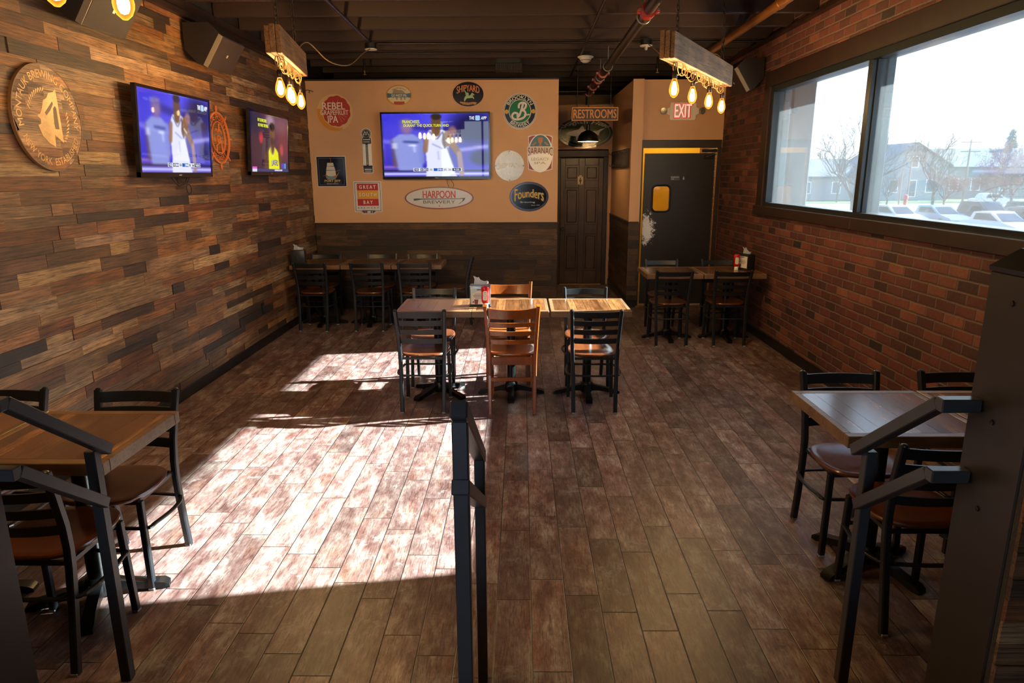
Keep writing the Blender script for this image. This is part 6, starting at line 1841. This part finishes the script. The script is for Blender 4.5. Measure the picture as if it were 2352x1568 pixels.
def beam_lamp(label, bulbs, zb, ang, y0, y1, half, seed, cord_to=None):
    """bulbs: world (x,y,z) of each bulb's centre; beam of three old boards above them, hung by two chains."""
    r = random.Random(seed)
    c = Vector((sum(b[0] for b in bulbs) / 4, sum(b[1] for b in bulbs) / 4, 0))
    t = thing('beam_lamp', label, 'hanging lamp', c, -ang, 'reclaimed beam lamps')
    Rm = Matrix.Rotation(ang, 3, 'Z')
    loc = [Rm @ (Vector(b) - c) for b in bulbs]
    H = 0.185
    wds = (0.34, 0.34, 0.32)
    x = -half
    for i, f in enumerate(wds):
        w_ = 2 * half * f
        e0, e1 = r.uniform(-0.015, 0.015), r.uniform(-0.015, 0.015)
        bm = BM(); boxb(bm, x + 0.001, x + w_ - 0.001, y0 + e0, y1 + e1, zb, zb + H + r.uniform(-0.008, 0.004), 0.004)
        obj('board', bm, M_oldwood, t)
        x += w_
    for yy in (y0 + 0.22, y1 - 0.22):
        bm = BM(); chain(bm, (0, yy, zb + H - 0.01), (0.0, yy - 0.03, ZC + 0.10)); obj('chain', bm, M_chain, t, True)
    for i, p in enumerate(loc):
        bm = BM(); lathe(bm, [(0.016, 0.058), (0.019, 0.064), (0.019, 0.10), (0.012, 0.112), (0, 0.112)], 14, p); so = obj('socket', bm, flat('#2a1c12', 0.4, 0.5), t, True)
        bm = BM(); lathe(bm, BULB, 20, p); bu = obj('bulb', bm, M_bulb, t, True)
        bm = BM(); lathe(bm, FILA, 10, p); obj('filament', bm, M_fil, bu, True)
        bm = BM(); tube(bm, [(p.x, p.y, p.z + 0.108), (p.x + 0.004, p.y, (p.z + zb) / 2 + 0.06), (0, p.y, zb + 0.004)], 0.0035, 6); obj('lead', bm, M_cord, so, True)
    pts = []
    ya, yb_ = min(p.y for p in loc), max(p.y for p in loc)
    n = 200
    for i in range(n):
        f = i / (n - 1)
        a = f * 2 * PI * 15
        rr = 0.034 + 0.012 * math.sin(f * 23)
        pts.append((0.01 * math.sin(f * 17) + rr * math.cos(a) * 0.55, ya - 0.02 + (yb_ - ya + 0.05) * f + 0.012 * math.cos(a), zb - 0.034 + rr * math.sin(a)))
    bm = BM(); tube(bm, pts, 0.0035, 5); obj('coiled_cord', bm, M_cord, t, True)
    if cord_to:
        q = Rm @ (Vector(cord_to) - c)
        s0 = Vector((0.0, y1 - 0.12, zb + H))
        pts = [s0, s0.lerp(q, 0.12) + Vector((0, 0, 0.06)), s0.lerp(q, 0.35) + Vector((0, 0, -0.10)), s0.lerp(q, 0.62) + Vector((0, 0, -0.15)), s0.lerp(q, 0.85) + Vector((0, 0, -0.05)), q]
        bm = BM(); tube(bm, bez([tuple(v) for v in pts], 8), 0.005, 6); obj('supply_cord', bm, M_cord, t, True)
    return t
beam_lamp('weathered beam lamp hanging by the brick wall and window', [(1.112, 5.27, 2.454), (1.356, 5.73, 2.454), (1.602, 6.17, 2.454), (1.843, 6.64, 2.454)], 2.624, math.radians(28.5), -0.97, 0.88, 0.052, 1, (1.36, 7.9, 3.2))
beam_lamp('weathered beam lamp hanging in front of the tan wall by the plank wall', [(-1.70, 5.09, 2.454), (-1.755, 5.47, 2.454), (-1.80, 5.66, 2.454), (-1.836, 5.985, 2.454)], 2.655, math.radians(-8.5), -0.60, 0.56, 0.055, 2, (-1.65, 8.05, 3.2))
beam_lamp('beam lamp nearest us over the plank wall, only two bulbs in view', [(-1.40, 2.60, 2.454), (-1.508, 2.397, 2.454), (-1.62, 2.19, 2.454), (-1.73, 1.985, 2.454)], 2.67, math.radians(28), -0.55, 0.50, 0.052, 3)

# pendant in the corridor
t = thing('pendant_lamp', 'black dome pendant lamp glowing inside in the restroom corridor', 'hanging lamp', (0.985, 10.5, 2.31))
bm = BM(); lathe(bm, [(0.155, 0.0), (0.152, 0.03), (0.135, 0.085), (0.10, 0.125), (0.05, 0.15), (0.03, 0.16), (0.03, 0.20), (0.0, 0.205)], 32); bmesh.ops.delete(bm, geom=[f for f in bm.faces if len(f.verts) > 8 and f.calc_center_median().z < 0.01], context='FACES')
obj('shade', bm, flat('#130f0e', 0.4, 0.1), t, True)
bm = BM(); lathe(bm, [(0.153, 0.001), (0.149, 0.03), (0.131, 0.083), (0.097, 0.121), (0.05, 0.146), (0.0, 0.15)], 32); bmesh.ops.delete(bm, geom=[f for f in bm.faces if len(f.verts) > 8 and f.calc_center_median().z < 0.01], context='FACES'); obj('lining', bm, flat('#e8dcc4', 0.6), t, True)
bm = BM(); lathe(bm, [(0, 0.02), (0.03, 0.03), (0.036, 0.06), (0.02, 0.10), (0.0, 0.11)], 16); obj('bulb', bm, emis('#ffd9a0', 130.0, 'warm_pendant_bulb'), t, True)
bm = BM(); tube(bm, [(0, 0, 0.20), (0, 0, 0.98)], 0.006, 6); lathe(bm, [(0.025, 0.2), (0.025, 0.24), (0, 0.25)], 12); obj('stem', bm, M_black, t, True)

# ================================================================== SPEAKERS
def speaker(label, wallx, s, y0, y1):
    """Wall speaker tilted down; s = +1 when it faces +x."""
    t = thing('wall_speaker', label, 'speaker', (wallx, (y0 + y1) / 2, 2.93), 0, 'black wall speakers')
    h = (y1 - y0) / 2
    f = [(0.02, 0.16), (0.24, 0.16), (0.345, 0.055), (0.19, -0.19), (0.12, -0.16), (0.02, -0.05)]
    bm = BM(); prism(bm, [(s * a, b) for a, b in f], 1, -h, h); obj('cabinet', bm, flat('#1b1210', 0.5, 0, 0.1, 'speaker_black'), t)
    p0, p1 = Vector((0.345, 0.055)), Vector((0.19, -0.19)); nn = Vector((p0.y - p1.y, -(p0.x - p1.x))).normalized()
    a, b = p0 - (p0 - p1) * 0.02, p1 + (p0 - p1) * 0.02
    q = [a, b, b + nn * 0.014, a + nn * 0.014]
    bm = BM(); prism(bm, [(s * v.x, v.y) for v in q], 1, -h + 0.006, h - 0.006); obj('grille', bm, flat('#2a1a12', 0.75, 0, 0.2, 'speaker_cloth'), t)
    c = (p0 + p1) / 2 + nn * 0.0145
    bm = BM(); d_ = (p1 - p0).normalized()
    q = [c - d_ * 0.012, c + d_ * 0.012, c + d_ * 0.012 + nn * 0.002, c - d_ * 0.012 + nn * 0.002]
    prism(bm, [(s * v.x, v.y) for v in q], 1, -0.012, 0.012); obj('badge', bm, flat('#b8b0a0', 0.4, 0.4), t)
    q = [p0 - nn * 0.028, p1 - nn * 0.028, p1 + nn * 0.012, p0 + nn * 0.012]
    bm = BM(); prism(bm, [(s * v.x, v.y) for v in q], 1, -h - 0.002, -h + 0.003); obj('front_edge', bm, flat('#857868', 0.5, 0.2), t)
    bm = BM(); boxb(bm, min(0, s * 0.03), max(0, s * 0.03), -0.06, 0.06, -0.03, 0.13, 0.003)
    tube(bm, [(s * 0.06, -h * 0.4, 0.16), (s * 0.07, -h * 0.35, 0.20), (s * 0.09, -h * 0.3, 0.16)], 0.005, 6); obj('bracket', bm, M_black, t)
    return t
speaker('black wall speaker high on the plank wall above the nearer television', XL + 0.008, 1, 6.13, 6.60)
speaker('black wall speaker at the top left frame edge above the carved plaque', XL + 0.008, 1, 4.42, 4.89)
speaker('black wall speaker high on the brick wall behind the right beam lamp', XR, -1, 8.17, 8.63)

# ================================================================== PIPES AND CEILING FITTINGS
M_pipe = flat('#1c1513', 0.35, 0.3, 0.2, 'black_pipe')
M_red = flat('#7d1d14', 0.4, 0.1, 0.15, 'red_coupling')
t = thing('sprinkler_pipe', 'thick black sprinkler pipe with red couplings along the ceiling', 'pipe', (0.95, 3.0, 3.07))
bm = BM(); tube(bm, [(0, 0, 0), (0.105, 8.5, 0.0)], 0.042, 14); obj('pipe', bm, M_pipe, t, True)
for yy in (2.75, 6.15, 6.75, 7.5, 8.25):
    xx = 0.105 * yy / 8.5
    bm = BM(); lathe(bm, [(0.043, -0.05), (0.062, -0.045), (0.062, 0.045), (0.043, 0.05)], 16); boxb(bm, -0.088, -0.055, -0.02, 0.02, -0.025, 0.025, 0.004); boxb(bm, 0.055, 0.088, -0.02, 0.02, -0.025, 0.025, 0.004)
    c_ = obj('coupling', bm, M_red, t, True); c_.location = (xx, yy, 0); c_.rotation_euler = (PI / 2, 0, 0)
    for s in (-1, 1):
        bm = BM(); tube(bm, [(s * 0.072, 0, -0.045), (s * 0.072, 0, 0.045)], 0.008, 8); lathe(bm, [(0.013, 0.04), (0.013, 0.052), (0, 0.052)], 6, (s * 0.072, 0, 0)); b_ = obj('bolt', bm, flat('#9a9a98', 0.3, 0.8), c_); 
for yy in (2.95, 5.55, 6.45):
    xx = 0.105 * yy / 8.5
    bm = BM(); tube(bm, [(xx + 0.055 * math.cos(a), yy, 0.055 * math.sin(a)) for a in [PI / 2 + 0.4 + (2 * PI - 0.8) * k / 18 for k in range(19)]], 0.006, 6); tube(bm, [(xx, yy, 0.055), (xx, yy, 0.22)], 0.006, 6); obj('hanger', bm, flat('#9a9a98', 0.3, 0.8), t, True)
bm = BM(); tube(bm, [(0.105, 8.05, 0.0), (-0.75, 8.05, 0.0)], 0.03, 10); tube(bm, [(0.105, 8.45, 0.0), (0.105, 8.45, -0.16)], 0.03, 10); obj('branch', bm, M_pipe, t, True)
def conduit(label, p0, p1, r=0.016, mat=M_pipe, cat='conduit'):
    bm = BM(); tube(bm, [p0, p1], r, 10)
    return tag(obj('conduit', bm, mat, None, True), label, cat)
conduit('thin conduit running back to the junction box with the lamp cord', (-1.60, 5.2, 3.262), (-1.66, 8.05, 3.262))
conduit('thin conduit running back to the smoke detector', (0.70, 5.0, 3.262), (0.74, 11.0, 3.262))
conduit('thin horizontal conduit across the ceiling joists', (-1.66, 8.10, 3.255), (2.68, 8.10, 3.255), 0.012)
conduit('second thin horizontal conduit across the ceiling joists', (-2.7, 8.75, 3.262), (0.45, 8.75, 3.262), 0.010)
M_copper = flat('#7a4a1e', 0.35, 0.5, 0.15, 'bronze_pipe')
t = thing('bronze_pipe', 'bronze coloured pipe along the ceiling above the right beam lamp', 'pipe', (2.13, 4.5, 3.215))
bm = BM(); tube(bm, [(0, 0, 0), (0.06, 4.1, 0)], 0.04, 14); obj('pipe', bm, M_copper, t, True)
bm = BM(); lathe(bm, [(0.041, -0.04), (0.047, -0.035), (0.047, 0.035), (0.041, 0.04)], 14); c_ = obj('sleeve', bm, M_copper, t, True); c_.location = (0.025, 1.7, 0); c_.rotation_euler = (PI / 2, 0, 0)
t = thing('smoke_detector', 'white smoke detector under the dark ceiling', 'smoke detector', (0.79, 8.96, 3.17))
bm = BM(); lathe(bm, [(0, 0.085), (0.07, 0.085), (0.10, 0.07), (0.10, 0.062), (0.075, 0.05), (0.06, 0.02), (0.03, 0.0), (0, 0)], 24); obj('body', bm, flat('#d8d4ce', 0.5), t, True)
bm = BM(); lathe(bm, [(0.064, 0.022), (0.066, 0.03), (0.060, 0.03)], 24); obj('vent_ring', bm, flat('#6a6a6a', 0.6), t)
bm = BM(); boxb(bm, -0.055, 0.055, -0.055, 0.055, 0.085, 0.12, 0.004); obj('back_box', bm, M_black, t)
for lb, p, plug in (('dark ceiling junction box with a pale cover where the left lamp cord ends', (-1.657, 8.07, 3.195), False), ('dark ceiling junction box with a small clear bulb left of the right beam lamp', (1.357, 7.97, 3.195), True)):
    t = thing('junction_box', lb, 'junction box', p, 0, 'ceiling junction boxes')
    bm = BM(); lathe(bm, [(0, 0.0), (0.062, 0.0), (0.062, 0.06), (0, 0.06)], 20); obj('box', bm, M_black, t, True)
    bm = BM(); lathe(bm, [(0, -0.008), (0.066, -0.008), (0.068, 0.0), (0, 0.0)], 20); obj('cover', bm, flat('#c9bca8', 0.5), t, True)
    if plug:
        bm = BM(); lathe(bm, [(0, -0.05), (0.015, -0.045), (0.018, -0.03), (0.014, -0.008)], 12); obj('bulb', bm, flat('#b9b4a8', 0.1, 0.3), t, True)
t = thing('ceiling_heater', 'black louvred heater box at the ceiling above the tan wall', 'heater', (-0.156, 9.28, 3.175))
bm = BM(); boxb(bm, -0.175, 0.175, -0.01, 0.22, -0.045, 0.05, 0.006); obj('case', bm, flat('#1d1613', 0.4, 0.3), t)
for k in range(12):
    bm = BM(); box(bm, (-0.14 + k * 0.0255, -0.014, 0.0), (0.006, 0.012, 0.06), Matrix.Rotation(0.5, 3, 'Z')); obj('louvre', bm, flat('#4a3c34', 0.4, 0.4), t)
bm = BM(); boxb(bm, -0.15, 0.15, 0.0, 0.2, 0.05, 0.11); obj('bracket', bm, M_black, t)
for lb, p in (('small brass sprinkler head above the left part of the tan wall', (-2.0, 9.28, 3.10)), ('small brass sprinkler head above the kitchen wall by the right beam lamp', (1.735, 9.28, 3.10))):
    t = thing('fire_sprinkler', lb, 'sprinkler', p, 0, 'sprinkler heads')
    bm = BM(); tube(bm, [(0, 0, 0.05), (0, 0, 0.45)], 0.014, 8); lathe(bm, [(0.022, 0.04), (0.022, 0.07), (0, 0.07)], 8); obj('drop_pipe', bm, M_pipe, t, True)
    bm = BM(); lathe(bm, [(0.008, 0.04), (0.006, 0.0), (0.022, -0.004), (0.022, -0.007), (0, -0.008)], 10); obj('deflector', bm, flat('#9a8a6a', 0.3, 0.7), t, True)
# outlets and small wall things
t = thing('wall_outlet', 'small dark outlet low on the plank wall towards the back', 'outlet', (XL + 0.004, 7.38, 0.42), PI / 2)
lay(t, 'plate', M_darkplastic, B(-0.035, 0.035, -0.058, 0.058, 0, 0.007)); lay(t, 'sockets', flat('#2f2f31', 0.4), B(-0.015, 0.015, 0.008, 0.036, 0.007, 0.009), B(-0.015, 0.015, -0.036, -0.008, 0.007, 0.009))
t = thing('coat_hook', 'tiny dark wire hook near the top left corner of the tan wall', 'hook', (-2.80, YB, 2.93))
bm = BM(); tube(bm, bez([(-0.06, 0, 0.0), (-0.03, -0.03, 0.01), (0.02, -0.05, 0.0), (0.06, -0.06, -0.015)], 5), 0.004, 6); tube(bm, [(0.0, -0.042, 0.005), (0.0, -0.042, -0.03)], 0.004, 6); obj('wire', bm, M_black, t, True)
